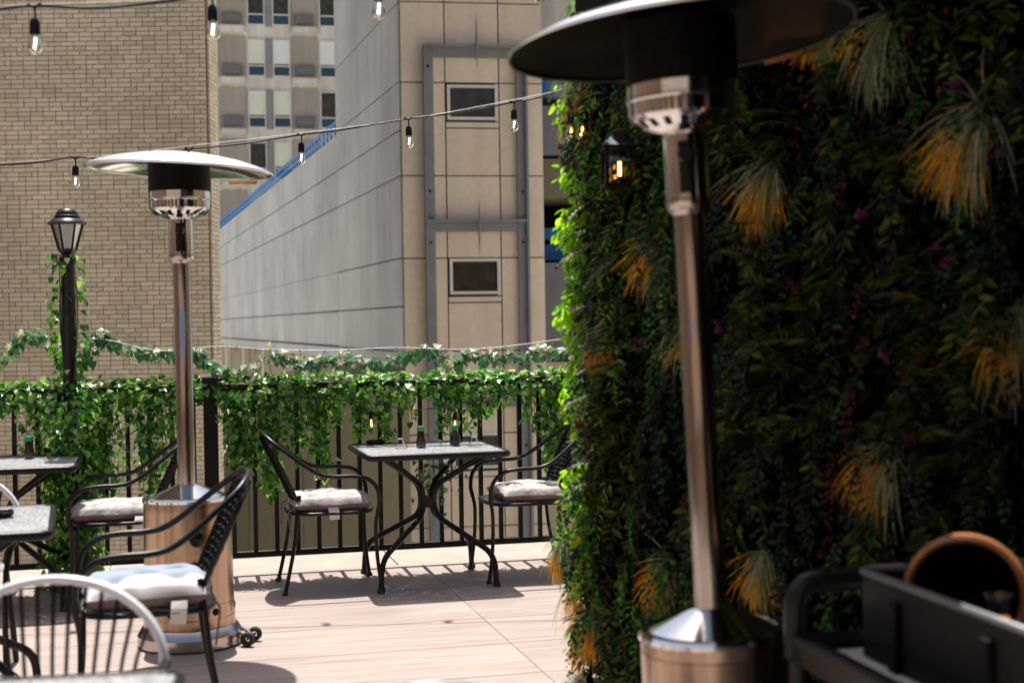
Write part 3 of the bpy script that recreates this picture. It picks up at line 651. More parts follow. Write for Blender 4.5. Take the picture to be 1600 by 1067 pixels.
    fl = MB().box((0, 0, 0), (0.16, 0.008, 0.013)).build('folding_flap', M['copper'], do, loc=(Rr * .55, Rr * .74, -.020), rot=(0, 0, -.5))  # deck reflection in the rim's back edge, put into the copper colour
    # wheels
    ax = MB().tube([(0, -.055, 0), (0, .055, 0)], .007, 8)
    ax.tube([(0, -.03, 0), (-.05, -.03, .03)], .008, 6); ax.tube([(0, .03, 0), (-.05, .03, .03)], .008, 6)
    wa = ax.build('wheel_axle', M['steel'], t, 40, ((r + .085) * math.cos(wheel_a), (r + .085) * math.sin(wheel_a), .031), (0, 0, wheel_a))
    for s_ in (-1, 1):
        w = MB().lathe([(.012, -.011), (.026, -.012), (.031, -.008), (.031, .008), (.026, .012), (.012, .011)], 28).build('wheel', M['rubber'], wa, 40, (0, s_ * .055, 0), (math.pi / 2, 0, 0))
    return t
m, nt, b = newmat('perforated_emitter_screen'); tc = nt.nodes.new('ShaderNodeTexCoord'); v = nt.nodes.new('ShaderNodeTexVoronoi'); v.inputs['Scale'].default_value = 130
nt.links.new(tc.outputs['Object'], v.inputs[0]); rr = ramp(nt, v.outputs['Distance'], [(0.3, (0.001, 0.001, 0.001)), (0.5, (0.008, 0.007, 0.006))]); nt.links.new(rr.outputs[0], b.inputs['Base Color'])
b.inputs['Specular IOR Level'].default_value = 0.1; b.inputs['Roughness'].default_value = 0.45; bump(nt, b, v.outputs['Distance'], 0.4, 0.003); M['emitter'] = m
H1 = G(298, 1004)
make_heater('stainless steel patio heater at left, its whole dome and wheels in view', H1, disc_tilt=(R(0.5), R(3.2)), body_r=0.192, tilt=(0, -R(0.35)), wheel_a=-0.12)
H2 = Vector((0.506, 3.47, 0))
make_heater('stainless steel patio heater close to the plant wall, dome cut off above', H2, tilt=(R(1.2), -R(2.2)), body_r=0.178, body_h=0.65, pole_top=1.665, refl_r=0.418, rz=-.3, disc_tilt=(-R(1.4), -R(3.3)), rimz=2.075, wheel_a=0.6, under='dark_under')

# ================================================================== CHAIRS, TABLES
def make_chair(label, loc, rz):      # seat faces local +X
    t = thing('bistro_chair', label, 'chair', loc, rz, 'black steel bistro armchairs')
    # seat: rounded plate
    N = 28; ring = []
    for k in range(N):
        a = 2 * math.pi * k / N; c_, s_ = math.cos(a), math.sin(a)
        ring.append((0.225 * abs(c_) ** .55 * (1 if c_ > 0 else -1), 0.222 * abs(s_) ** .55 * (1 if s_ > 0 else -1)))
    sm = MB(); sm.add([(x, y, .447) for x, y in ring] + [(x * .96, y * .96, .437) for x, y in ring], [tuple(range(N)), tuple(reversed(range(N, 2 * N)))] + [(i, i + N, (i + 1) % N + N, (i + 1) % N) for i in range(N)])
    sm.build('seat', M['mesh'], t)
    MB().tube([(x, y, .438) for x, y in ring], .010, 8, closed=True).build('seat_frame', M['black'], t, 60)
    # arms + back loop as one bent tube
    arm = []
    for s_ in (-1, 1):
        p = [(.232, s_ * .235, .44), (.240, s_ * .248, .50), (.225, s_ * .262, .575), (.175, s_ * .27, .628), (.10, s_ * .272, .645), (0.0, s_ * .272, .648), (-.07, s_ * .268, .662), (-.14, s_ * .255, .705), (-.22, s_ * .232, .77), (-.30, s_ * .19, .835)]
        arm.append(p)
    top = [(-.338, -.12, .872), (-.352, 0, .882), (-.338, .12, .872)]
    path = arm[0] + top + list(reversed(arm[1]))
    MB().tube(smoothpath(path, 5), .0115, 10).build('arm_frame', M['black'], t, 60)
    for s_ in (-1, 1):
        MB().tube(smoothpath([(.232, s_ * .235, .44), (.222, s_ * .222, .36), (.228, s_ * .225, .18), (.25, s_ * .232, .006)], 4), .0105, 8).build('leg', M['black'], t, 60)
        MB().tube(smoothpath([(-.17, s_ * .175, .54), (-.185, s_ * .19, .43), (-.205, s_ * .20, .25), (-.255, s_ * .212, .006)], 4), .0105, 8).build('leg', M['black'], t, 60)
        MB().lathe([(.001, 0), (.016, 0), (.016, .012), (.010, .02), (.001, .02)], 12).build('foot_cap', M['rubber'], t, 40, (.25, s_ * .232, 0))
        MB().lathe([(.001, 0), (.016, 0), (.016, .012), (.010, .02), (.001, .02)], 12).build('foot_cap', M['rubber'], t, 40, (-.255, s_ * .212, 0))
    # back panel: inner hoop with woven straps
    def bp(u, v):       # u across -1..1, v up 0..1 on the leaning curved back
        w = .165 + .045 * math.sin(min(v, .8) * 2.0)
        if v > .75: w *= math.sqrt(max(0.0, 1 - ((v - .75) / .27) ** 2))
        return Vector((-.175 - .165 * v - .02 * (1 - u * u), u * w, .50 + .365 * v))
    hoop = [bp(-1, v) for v in np.linspace(0, .98, 14)] + [bp(1, v) for v in np.linspace(.98, 0, 14)]
    MB().tube(smoothpath(hoop, 2, closed=True), .009, 8, closed=True).build('back_hoop', M['black'], t, 60)
    bm = MB()
    for k in range(15):
        v = .03 + .93 * k / 14
        p = [bp(u, v) for u in np.linspace(-1, 1, 9)]; bm.tube([q + Vector((.003 * (-1) ** (i + k), 0, 0)) for i, q in enumerate(p)], .0085, 4, flat=.35)
    for k in range(11):
        u = -.9 + 1.8 * k / 10
        p = [bp(u, v) for v in np.linspace(0.0, .97, 9)]; bm.tube([q + Vector((-.003 * (-1) ** (i + k), 0, 0)) for i, q in enumerate(p)], .0075, 4)
    bm.build('back_weave', M['black_matte'], t)
    for s_ in (-1, 1): MB().tube([bp(s_ * .95, .02), (-.178, s_ * .16, .445)], .009, 8).build('back_bracket', M['black'], t, 60)
    return t
def make_cushion(label, loc, rz, topmat=None, seed=0, tagside=-1, tagx=.02):
    t = thing('seat_cushion', label, 'cushion', loc, rz, 'tufted seat cushions')
    N = 40; W = .215; rr_ = random.Random(seed)
    tuft = [(-.5, -.5), (.5, -.5), (-.5, .5), (.5, .5), (0, 0)]
    def h(u, v):
        e = (1 - abs(u) ** 5) * (1 - abs(v) ** 5); z = .072 * max(e, 0) ** .45
        for (a, b_) in tuft:
            d2 = (u - a) ** 2 + (v - b_) ** 2; z -= .046 * math.exp(-d2 / .02) + .014 * math.exp(-d2 / .09)
        z -= .010 * math.exp(-(abs(abs(u) - abs(v)) ** 2) / .006) * (1 - max(abs(u), abs(v)))
        z += .010 * noise.noise(Vector((u * 2.3 + seed * 3, v * 2.3, seed))) + .0035 * noise.noise(Vector((u * 7, v * 7, seed * 2.1)))
        return max(z, .006)
    top = MB(); vs = []; 
    for j in range(N + 1):
        for i in range(N + 1):
            u, v = -1 + 2 * i / N, -1 + 2 * j / N
            sx = u * (1 - .10 * v * v * (abs(u) > .0)); sy = v * (1 - .10 * u * u)
            pinch = 1 + .03 * math.cos(u * 3.1 * 2) * abs(v) ** 6 + .03 * math.cos(v * 3.1 * 2) * abs(u) ** 6
            vs.append((sx * W * pinch, sy * W * pinch, .042 + h(u, v) * .85 * (1 if max(abs(u), abs(v)) < 1 else 0)))
    fs = [(j * (N + 1) + i, j * (N + 1) + i + 1, (j + 1) * (N + 1) + i + 1, (j + 1) * (N + 1) + i) for j in range(N) for i in range(N)]
    top.add(vs, fs); top.build('top_cloth', M[topmat or 'cream'], t, 180)
    bot = MB(); vb = []
    for (x, y, z), k in zip(vs, range(len(vs))):
        j, i = divmod(k, N + 1); u, v = -1 + 2 * i / N, -1 + 2 * j / N
        e = max(0, (1 - abs(u) ** 8) * (1 - abs(v) ** 8)); vb.append((x, y, .042 - .042 * e ** .4))
    bot.add(vb, [tuple(reversed(f)) for f in fs]); bot.build('underside_cloth', M['taupe'], t, 180)
    lb = MB(); lx = tagx; ly = tagside * (W * 1.0)
    lb.add([(lx - .027, ly, .028), (lx + .027, ly, .028), (lx + .030, ly + tagside * .016, .004), (lx - .024, ly + tagside * .014, .003), (lx + .033, ly + tagside * .010, -.048), (lx - .019, ly + tagside * .013, -.05)], [(0, 1, 2, 3), (3, 2, 4, 5)])
    lb.build('care_label', M['tag'], t)
    for s_ in (-1, 1):
        p = [(-W * .93, s_ * W * .9, .025), (-W * 1.08, s_ * W * .97, .0), (-W * 1.06, s_ * W, -.06), (-W * (1.0 + .1 * rr_.random()), s_ * W * 1.02, -.13)]
        MB().tube(smoothpath(p, 4), .004, 5).build('tie', M['taupe'], t, 60)
    return t
def make_table(label, loc, rz, size=.76):
    t = thing('bistro_table', label, 'table', loc, rz, 'square black bistro tables'); h = size / 2
    rc = .035; ring = []
    for cx, cy, a0 in ((h - rc, h - rc, 0), (-h + rc, h - rc, 90), (-h + rc, -h + rc, 180), (h - rc, -h + rc, 270)):
        for k in range(5): a = R(a0 + 22.5 * k); ring.append((cx + rc * math.cos(a), cy + rc * math.sin(a)))
    N = len(ring)
    MB().add([(x * .985, y * .985, .719) for x, y in ring] + [(x * .985, y * .985, .712) for x, y in ring], [tuple(range(N)), tuple(reversed(range(N, 2 * N)))] + [(i, i + N, (i + 1) % N + N, (i + 1) % N) for i in range(N)]).build('tabletop', M['mesh'], t)
    MB().tube([(x * .985, y * .985, .708) for x, y in ring], .0125, 8, closed=True, flat=1.35).build('rim', M['black'], t, 60)
    MB().box((0, 0, .700), (size * .9, .03, .012)).build('brace', M['black'], t, loc=(0, 0, 0)); MB().box((0, 0, .694), (.03, size * .9, .011)).build('brace', M['black'], t)
    for sx in (-1, 1):
        for sy in (-1, 1):
            p = cornerpath([(sx * .27, sy * .27, .70), (sx * .03, sy * .035, .515), (sx * .03, sy * .035, .36), (sx * .30, sy * .30, .17), (sx * .31, sy * .31, .004)], .10, 7)
            MB().tube(p, .0155, 10).build('leg', M['black'], t, 60)
            MB().lathe([(.001, 0), (.021, 0), (.021, .014), (.015, .022), (.001, .022)], 14).build('foot_cap', M['rubber'], t, 40, (sx * .31, sy * .31, 0))
    MB().lathe([(.001, .40), (.05, .40), (.05, .455), (.001, .455)], 16).build('hub', M['black'], t, 30)
    return t
def lab_items():
    pass
TA = Vector((-0.475, 7.76, 0)); TB = Vector((-2.62, 7.27, 0)); TC = Vector((-2.03, 5.02, 0)); TF = Vector((-0.985, 2.38, 0))
tableA = make_table('black bistro table before the fence carrying two green-capped bottles', TA, PH)
dup(tableA, TB, PH, 'black bistro table by the lamp post with one green-capped bottle')
dup(tableA, TC, 0.30, 'black bistro table at the left edge with an ashtray on it')
dup(tableA, TF, 0.13, 'nearest table, only its speckled grey back edge in view at bottom left')
chA = make_chair('black armchair left of the two-bottle table, its back to the heater', (-1.0, 7.63, 0), PH)
CHR = Vector((0.045, 7.90, 0)); dup(chA, CHR, PH + math.pi, 'black armchair between the two-bottle table and the plant wall')
CHB = Vector((-2.05, 7.36, 0)); dup(chA, CHB, PH + math.pi, 'black armchair standing behind the left patio heater')
CHD = Vector((-1.29, 4.97, 0)); dup(chA, CHD, PH + math.pi + .03, 'black armchair in front of the left heater, nearest with a cushion')
make_cushion('pale tufted cushion on the chair left of the two-bottle table', Vector((-1.0, 7.63, .449)) + e1 * .0, PH, None, 1, -1, -.0)
make_cushion('pale tufted cushion on the chair beside the plant wall', CHR + Vector((.045, .01, .449)), PH + math.pi, None, 2, -1, .02)
make_cushion('pale tufted cushion on the chair behind the left heater', CHB + Vector((-.02, 0, .449)), PH + math.pi, None, 3, 1, -.13)
make_cushion('white and grey-blue tufted cushion on the chair before the left heater', CHD + Vector((0, 0, .449)), PH + math.pi + .03, 'cushion_two', 4, 1, -.10)

for o in [q for q in bpy.data.objects if q.type == 'EMPTY']:
    if o.name.startswith('bistro_chair') and o.location.y > 7: o.scale = (1, 1, .945)
    if o.name.startswith('seat_cushion') and o.location.y > 7: o.scale = (1, 1, .84); o.location.z = .449 * .945
# slat-backed chairs seen near the lens
def make_slat_chair(label, loc, rz):     # faces local -Y, back at +Y... seat below frame
    t = thing('slat_back_chair', label, 'chair', loc, rz, 'pale arched slat-back chairs')
    a_, b_ = .262, .205; z0 = .60
    arch = [(a_ * math.cos(th), .235 + .05 * math.sin(th) - .05, z0 + b_ * math.sin(th)) for th in np.linspace(0, math.pi, 33)]
    MB().tube(arch, .0165, 10, flat=.7).build('back_arch', M['arch'], t, 60)
    for k in range(13):
        x = -.228 + .038 * k * 1.0; th = math.acos(max(-1, min(1, x / a_))); top = (x, .185 + .05 * math.sin(th), z0 + b_ * math.sin(th))
        MB().tube([top, (x * .86, .205, .62), (x * .72, .19, .46)], .0048, 6).build('slat', M['black'], t, 60)
    for s_ in (-1, 1):
        MB().tube(smoothpath([(s_ * a_, .185, z0), (s_ * .245, .19, .53), (s_ * .2, .2, .44), (s_ * .215, .25, .2), (s_ * .225, .29, .005)], 4), .013, 8).build('leg', M['black'], t, 60)
        MB().tube(smoothpath([(s_ * a_, .185, z0 + .005), (s_ * .285, .08, .625), (s_ * .285, -.1, .63), (s_ * .27, -.2, .59), (s_ * .24, -.225, .45), (s_ * .235, -.24, .2), (s_ * .24, -.25, .005)], 4), .012, 8).build('arm', M['black'], t, 60)
    MB().lathe([(.001, .438), (.215, .438), (.222, .443), (.215, .449), (.001, .449)], 40).build('seat', M['mesh'], t, 40)
    return t
ce = make_slat_chair('pale arched chair back with dark slats, largest at lower left', (-1.075, 3.14, 0), 0.10)
cg = dup(ce, (-0.125, 2.085, 0), 0.05, 'pale arched chair back barely rising at the bottom centre')
cg.scale = (.9, 1, 1)
index_kids(cg)
for n_ in KIDS[cg.name]:
    if n_.startswith('back_arch'): q = bpy.data.objects[n_]; q.data = q.data.copy(); q.data.materials[0] = M['arch_dim']
dup(ce, (-2.26, 5.65, 0), 0.25, 'pale arched chair mostly outside the left edge behind the ashtray table')

# ================================================================== TABLE ITEMS
def bottle(label, loc, wide=False):
    t = thing('sauce_bottle', label, 'bottle', loc, 0.3, 'green-capped sauce bottles')
    if wide: pr = [(.001, 0), (.026, 0), (.028, .004), (.028, .055), (.02, .068), (.014, .078), (.014, .092)]
    else: pr = [(.001, 0), (.026, 0), (.028, .004), (.027, .035), (.021, .055), (.0205, .085), (.019, .095)]
    MB().lathe(pr, 28).build('bottle_body', M['sauce'], t, 40)
    z = pr[-1][1]; rc = .021
    MB().lathe([(.014, z - .003), (rc, z - .003), (rc + .001, z), (rc, z + .02), (rc - .003, z + .023), (.001, z + .023)], 24).build('cap', M['green_cap'], t, 35)
    MB().lathe([(pr[3][0] + .0006, .012), (pr[3][0] + .0006, .034)], 28).build('label_band', M['red_label'], t, 40)
M['red_label'] = mat('dark_label', (0.03, 0.025, 0.02), 0.4, 0, 0.3, 30)
pa = G(658, 699, .72); bottle('slender dark bottle with green cap, left one on the two-bottle table', (pa.x, pa.y, .7195))
pa = G(711, 696, .72); bottle('squat dark bottle with green cap, right one on the two-bottle table', (pa.x, pa.y, .7195), True)
pa = G(46, 716, .72); bottle('dark bottle with green cap on the table by the lamp post', (pa.x, pa.y, .7195))
def easel(label, px, py, card=None):
    p = G(px, py, .72); t = thing('wire_holder', label, 'card holder', (p.x, p.y, .7195), .35, 'small triangular wire holders')
    MB().tube([(-.032, -.012, .003), (.032, -.012, .003), (.012, 0, .052), (-.012, 0, .052)], .0022, 6, closed=True).build('wire_frame', M['steel'], t, 60)
    MB().tube([(-.026, .03, .003), (.026, .03, .003), (.010, 0, .052), (-.010, 0, .052)], .0022, 6, closed=True).build('wire_frame', M['steel'], t, 60)
    MB().tube([(-.014, 0, .054), (.014, 0, .054)], .004, 8).build('clip', M['wire_white'], t, 60)
    if card: MB().tube([(.010, -.004, .05), (.033, -.016, .005)], .004, 6).build('orange_stick', M['copper'], t, 60)
easel('small wire holder with an orange strip left of both bottles', 626, 701, True)
easel('small clear wire holder near the right edge of the table', 741, 698)
p = G(587, 694, .72); t = thing('ashtray', 'round black ashtray on the left side of the two-bottle table', 'ashtray', (p.x, p.y, .7195), 0, 'black ashtrays')
MB().lathe([(.001, 0), (.038, 0), (.05, .006), (.055, .02), (.052, .022), (.045, .01), (.001, .006)], 36).build('dish', M['black_matte'], t, 40)
for k in range(3): MB().box((.052 * math.cos(2.1 * k), .052 * math.sin(2.1 * k), .0225), (.012, .01, .005), 2.1 * k).build('notch', M['black'], t)
p = G(-2, 808, .72); dup(t, (p.x, p.y, .7195), 1.0, 'round dark ashtray on the table at the left edge', 'black ashtrays')

# ================================================================== IVY
def fnoise(x, y=0, z=0): return noise.noise(Vector((x, y, z)))
def ivy_set(name, label, pos, nrm, tip, size, vines, matl, nparts, group=None, cat='ivy'):
    t = thing(name, label, cat, (0, 0, 0), 0, group)
    vm = MB()
    for v_, r_ in vines: vm.tube(v_, r_, 5)
    if vines: vm.build('vine_stems', M['stem'], t, 60)
    pos, nrm, tip, size = map(np.asarray, (pos, nrm, tip, size)); me = tmpl_mesh('leaf', IVY, matl)
    ix = np.argsort(-size + rng.random(len(size)) * .004); a, b_ = ix[:nparts], ix[nparts:]
    leaves_as_parts(t, me, pos[a], nrm[a], tip[a], size[a])
    if len(b_): o = batch_obj('leaves', matl, pos[b_], nrm[b_], tip[b_], size[b_], IVY, t); o['kind'] = 'stuff'
    return t
def rndv(s=1.0): return Vector((random.gauss(0, s), random.gauss(0, s), random.gauss(0, s)))
def fence_ivy(name, label, a0, a1, strands, topd=420):
    pos, nrm, tip, size, vines = [], [], [], [], []
    def add(p, n, tp, s): pos.append(p); nrm.append(n); tip.append(tp); size.append(s)
    # cushion along the top rail
    for _ in range(int((a1 - a0) * topd)):
        a = random.uniform(a0, a1); an = random.uniform(0, 2 * math.pi); rr_ = .025 + .05 * random.random() ** .7 * (1 + .5 * fnoise(a * 4))
        p = FEO + e1 * a + e2 * (rr_ * math.cos(an) * 1.1) + Vector((0, 0, 1.058 + rr_ * math.sin(an) - .012))
        n = (e2 * math.cos(an) * 1.0 + Vector((0, 0, math.sin(an) + .9)) + rndv(.45)); add(p, n, rndv(1) + Vector((0, 0, -.1)), random.uniform(.028, .054))
    for _ in range(int((a1 - a0) * 110)):
        a = random.uniform(a0, a1); p = FEO + e1 * a + e2 * random.gauss(0, .03) + Vector((0, 0, 1.095 + abs(random.gauss(0, .013)))); add(p, rndv(.5) + Vector((0, -.2, .8)), rndv(1) + Vector((0, 0, .9)), random.uniform(.026, .048))
    for k in range(3):
        vines.append(([FEO + e1 * (a0 + (a1 - a0) * q / 40) + e2 * (.03 * math.sin(q * .9 + k * 2)) + Vector((0, 0, 1.06 + .03 * math.cos(q * .9 + k * 2))) for q in range(41)], .003))
    for (px, ylow, w, n_) in strands:
        for q in range(max(2, int(n_ * .78))):
            x = px + random.uniform(-w, w); a = FP(x); 
            zl = max(.14, P(x, ylow + random.uniform(-26, 22), 7.95).z) + abs(x - px) / max(w, 1) * .12
            side = random.uniform(-.085, -.01) if random.random() < .85 else random.uniform(.0, .05)
            ph = random.uniform(0, 6)
            L = max(1.02 - zl, .1); cnt = int(L / .015)
            pts = []
            for i in range(cnt + 1):
                z = 1.05 - L * i / max(cnt, 1)
                c = FEO + e1 * (a + .018 * math.sin(z * 9 + ph) ) + e2 * (side + .015 * math.cos(z * 8 + ph)) + Vector((0, 0, z)); pts.append(c)
                if i and random.random() < .92:
                    an = random.uniform(0, 2 * math.pi); out = e1 * math.cos(an) - e2 * abs(math.sin(an)) * (1 if random.random() < .8 else -1)
                    add(c + out * random.uniform(.008, .03), out + Vector((0, 0, .75)) + rndv(.3), out * .6 + Vector((0, 0, -.8)) + rndv(.25), random.uniform(.024, .045))
            vines.append((pts[::2] if len(pts) > 4 else pts, .0018))
    return ivy_set(name, label, pos, nrm, tip, size, vines, M['ivy'], 300, 'ivy draped on the fence')
fence_ivy('fence_ivy', 'green ivy draped over the fence panel beside the lamp post', aP - 2.1, aP - .02,
    [(8, 640, 14, 6), (40, 690, 8, 5), (62, 700, 8, 4), (150, 745, 18, 9), (175, 795, 14, 8), (205, 690, 10, 5), (235, 770, 20, 15), (258, 740, 14, 9), (300, 640, 15, 3)])
fence_ivy('fence_ivy', 'green ivy draped over the fence panel behind the two-bottle table', aP + .02, FP(905),
    [(358, 720, 12, 13), (385, 745, 22, 26), (420, 790, 12, 12), (440, 700, 20, 14), (478, 730, 16, 14), (505, 760, 14, 9), (528, 680, 12, 9), (560, 690, 16, 16), (600, 690, 14, 15), (635, 670, 12, 10), (680, 640, 10, 3),
     (700, 690, 14, 11), (735, 680, 14, 14), (765, 660, 12, 9), (800, 650, 12, 5), (835, 700, 14, 9), (862, 780, 14, 16), (885, 780, 14, 12)])
# clump caught on a baluster behind the table
def clump(label, px, py, n_, r_, gs=.04):
    c = P(px, py, 7.9); pos = []; nrm = []; tip = []; size = []
    for _ in range(n_):
        v_ = rndv(.5); p = c + Vector((v_.x * r_, v_.y * r_ * .5, v_.z * r_ * 1.3)); pos.append(p); nrm.append(v_ + Vector((0, -.5, .8))); tip.append(v_ + Vector((0, 0, -.8))); size.append(random.uniform(.022, gs))
    v_ = [c + Vector((0, 0, .15)), c, c + Vector((.01, 0, -.15))]
    return ivy_set('ivy_clump', label, pos, nrm, tip, size, [(v_, .003)], M['ivy_pale'], 200)
clump('pale green ivy clump hanging on the balusters behind the two-bottle table', 678, 745, 110, .11)
# lamp post ivy
def post_ivy():
    pos, nrm, tip, size, vines = [], [], [], [], []
    for k in range(3):
        pts = []
        for i in range(90):
            z = 1.80 - i * .02; a = k * 2.1 + z * (2.2 + k * .8); rr_ = .045 + .008 * fnoise(z * 3, k)
            if z < .95: rr_ += .02
            p = LPX + Vector((math.cos(a) * rr_, math.sin(a) * rr_, z)); pts.append(p)
            dens = 1 if z < 1.0 else (.95 if fnoise(z * 2.7 + 5, k * 3) > -.25 else .3)
            if z > 1.7: dens = 1.0
            for q in range(3 if z < 1.0 else 2):
                if random.random() < dens:
                    o = Vector((math.cos(a) + random.gauss(0, .6), math.sin(a) + random.gauss(0, .6), 0)).normalized()
                    sp = .02 + random.random() * (.05 if z > 1 else .09)
                    pos.append(p + o * sp); nrm.append(o + Vector((0, 0, .7)) + rndv(.35)); tip.append(o * .6 + Vector((0, 0, -.7)) + rndv(.3)); size.append(random.uniform(.026, .046))
        vines.append((pts, .003))
    for _ in range(2300):       # thick bush round the lower post
        z = random.uniform(.02, 1.02); a = random.uniform(0, 2 * math.pi); rr_ = .05 + random.random() ** .6 * (.13 + .06 * fnoise(z * 4, a))
        o = Vector((math.cos(a), math.sin(a), 0)); pos.append(LPX + o * rr_ + Vector((0, 0, z))); nrm.append(o + Vector((0, 0, .6)) + rndv(.4)); tip.append(o * .5 + Vector((0, 0, -.9)) + rndv(.25)); size.append(random.uniform(.024, .044))
    ivy_set('lamp_post_ivy', 'green ivy twining up the lamp post and thick round its foot', pos, nrm, tip, size, vines, M['ivy'], 300)
post_ivy()
# hanging garland with white flowers, and fairy-light wire
GP = [(-60, 570), (0, 562), (28, 530), (60, 522), (100, 548), (135, 562), (150, 520), (175, 530), (215, 545), (255, 550), (300, 548), (320, 560), (355, 578), (390, 572), (430, 552), (470, 565), (505, 560), (540, 558), (580, 562), (625, 555), (665, 543), (700, 560), (740, 552), (780, 556), (830, 550), (868, 548), (900, 545)]
def garland():
    pos, nrm, tip, size = [], [], [], []; t_pos = []
    path = smoothpath([P(x, y, 7.86 + .3 * (x / 900)) for x, y in GP], 6)
    flower = []
    for i, c in enumerate(path):
        px_ = GP[min(i // 6, len(GP) - 1)][0]
        dens = 7.0 + 3.0 * fnoise(i * .23)
        if 12 <= i // 6 <= 13 or px_ < -30: dens *= .55
        for q in range(int(dens + random.random())):
            o = rndv(1).normalized(); p = c + o * random.uniform(.01, .045) + Vector((0, 0, -.01)); pos.append(p)
            nrm.append(o + Vector((0, -.4, .7))); tip.append(o + Vector((0, 0, -.5)) + rndv(.4)); size.append(random.uniform(.030, .058))
        if random.random() < .34: flower.append(c + rndv(.5) * .05 + Vector((0, -.03, -.01)))
    t = ivy_set('flower_garland', 'hanging ivy garland with white flowers above the fence', pos, nrm, tip, size, [(path, .0028)], M['ivy_pale'], 300, cat='garland')
    fp, fn_, ft, fs = [], [], [], []
    me = MB()
    for k in range(6):
        a = k * math.pi / 3; c_, s_ = math.cos(a), math.sin(a)
        me.add([(0, 0, 0), (.009 * c_ - .005 * s_, .009 * s_ + .005 * c_, .004), (.021 * c_, .021 * s_, .001), (.009 * c_ + .005 * s_, .009 * s_ - .005 * c_, .004)], [(0, 3, 2, 1)])
    fm = me.mesh('flower', M['petal'])
    for c in flower:
        o = link('flower', fm, t, c); o.rotation_euler = (random.uniform(.5, 1.9), random.uniform(-.5, .5), random.uniform(-.8, .8)); s_ = random.uniform(.9, 1.5); o.scale = (s_, s_, s_)
garland()
t = thing('fairy_lights', 'thin pale wire with tiny clear bulbs strung above the fence', 'string lights')
fpts = smoothpath([P(x, y, 7.82 + .28 * (x / 900)) for x, y in [(112, 535), (160, 530), (250, 548), (340, 541), (420, 546), (520, 547), (620, 543), (720, 546), (800, 540), (890, 528)]], 8)
MB().tube(fpts, .0022, 5).build('wire', M['wire_white'], t, 60)
for i in range(3, len(fpts) - 2, 3):
    c = fpts[i]; b_ = MB().lathe([(.001, -.028), (.006, -.026), (.009, -.018), (.006, -.009), (.003, -.003), (.003, .002)], 10).build('bulb', M['glass'], t, 60, c)
    MB().tube([(0, 0, 0), (0, 0, -.012)], .003, 6).build('socket', M['wire_white'], b_, loc=(0, 0, 0.002))
# warm bulbs tucked into the fence ivy
t = thing('fence_string_lights', 'black cord with warm lit bulbs tucked in the fence ivy', 'string lights')
cp = smoothpath([P(x, y, 7.80 + .28 * (x / 900)) for x, y in [(20, 640), (90, 668), (163, 690), (240, 660), (330, 628), (450, 620), (580, 630), (645, 640), (711, 632), (800, 612), (890, 600)]], 6)
MB().tube(cp, .0035, 6).build('cord', M['black'], t, 60)
for (x, y) in ((163, 714), (580, 660), (711, 662)):
    c = P(x, y, 7.78 + .28 * (x / 900)); s_ = MB().lathe([(.001, .062), (.012, .06), (.014, .03), (.013, .022), (.001, .022)], 14).build('socket', M['black'], t, 40, c)
    MB().lathe([(.011, .024), (.014, .012), (.021, -.008), (.018, -.024), (.008, -.034), (.001, -.036)], 18).build('glass', M['glass'], s_, 60)
    MB().tube([(0, 0, .014), (.002, 0, -.022)], .0035, 6).build('filament', M['filament_hot'], s_)
    MB().tube([(0, 0, .06), (0, 0.0, .10)], .003, 6).build('lead', M['black'], s_)

# ================================================================== CAFE STRING LIGHTS
def bulb(parent, c, tilt=0.0, lit='filament', s=1.0, drop=.085):
    so_ = MB().lathe([(.001, -drop + .045), (.010, -drop + .045), (.0165, -drop + .035), (.0175, -drop), (.0165, -drop - .006), (.001, -drop - .006)], 18).build('bulb_socket', M['black'], parent, 40, c, (tilt, tilt * .6, 0))
    so_.scale = (s, s, s)
    MB().tube([(0, 0, .0), (.002, 0, -drop * .4), (0, 0, -drop + .043)], .0035, 6).build('drop_wire', M['black'], so_, 60)
    MB().tube([(-.022, 0, .006), (0, 0, -.004), (.022, 0, .006)], .006, 6).build('clip', M['black'], so_, 60)
    z = -drop - .004
    MB().lathe([(.012, z), (.013, z - .010), (.019, z - .026), (.0235, z - .041), (.021, z - .054), (.011, z - .064), (.001, z - .067)], 22).build('glass_bulb', M['glass'], so_, 60)
    MB().tube([(.002, 0, z - .012), (-.002, 0, z - .046)], .0036, 6).build('filament', M[lit], so_, 60)
def string(name, label, pts, Y0, Y1, bulbs, lit='filament', s=1.0, guy=None, drops=None):
    t = thing(name, label, 'string lights', (0, 0, 0), 0, 'cafe string lights')
    xs = [p[0] for p in pts]; f = lambda x: Y0 + (Y1 - Y0) * (x - xs[0]) / (xs[-1] - xs[0])
    path = smoothpath([P(x, y, f(x)) for x, y in pts], 8)
    MB().tube(path, .0045, 6).build('cable', M['black'], t, 60)
    if guy: MB().tube(smoothpath([P(x, y, f(x)) for x, y in guy], 6), .0018, 5).build('guy_wire', M['wire_white'], t, 60)
    for k, (x, y) in enumerate(bulbs): bulb(t, P(x, y, f(x)), random.uniform(-.06, .06), lit, s, drops or .085)
string('string_lights', 'lower cafe string of clear bulbs crossing behind the left heater dome', [(-120, 262), (0, 258), (60, 254), (118, 246), (180, 250), (240, 243), (300, 233), (380, 225), (471, 211), (530, 204), (638, 186), (720, 176), (803, 160), (850, 151), (880, 140)], 7.25, 7.6,
       [(118, 247), (296, 233), (471, 211), (638, 186), (803, 160)], guy=[(-120, 262), (140, 246), (300, 228), (500, 205), (660, 183), (850, 147), (880, 138)])
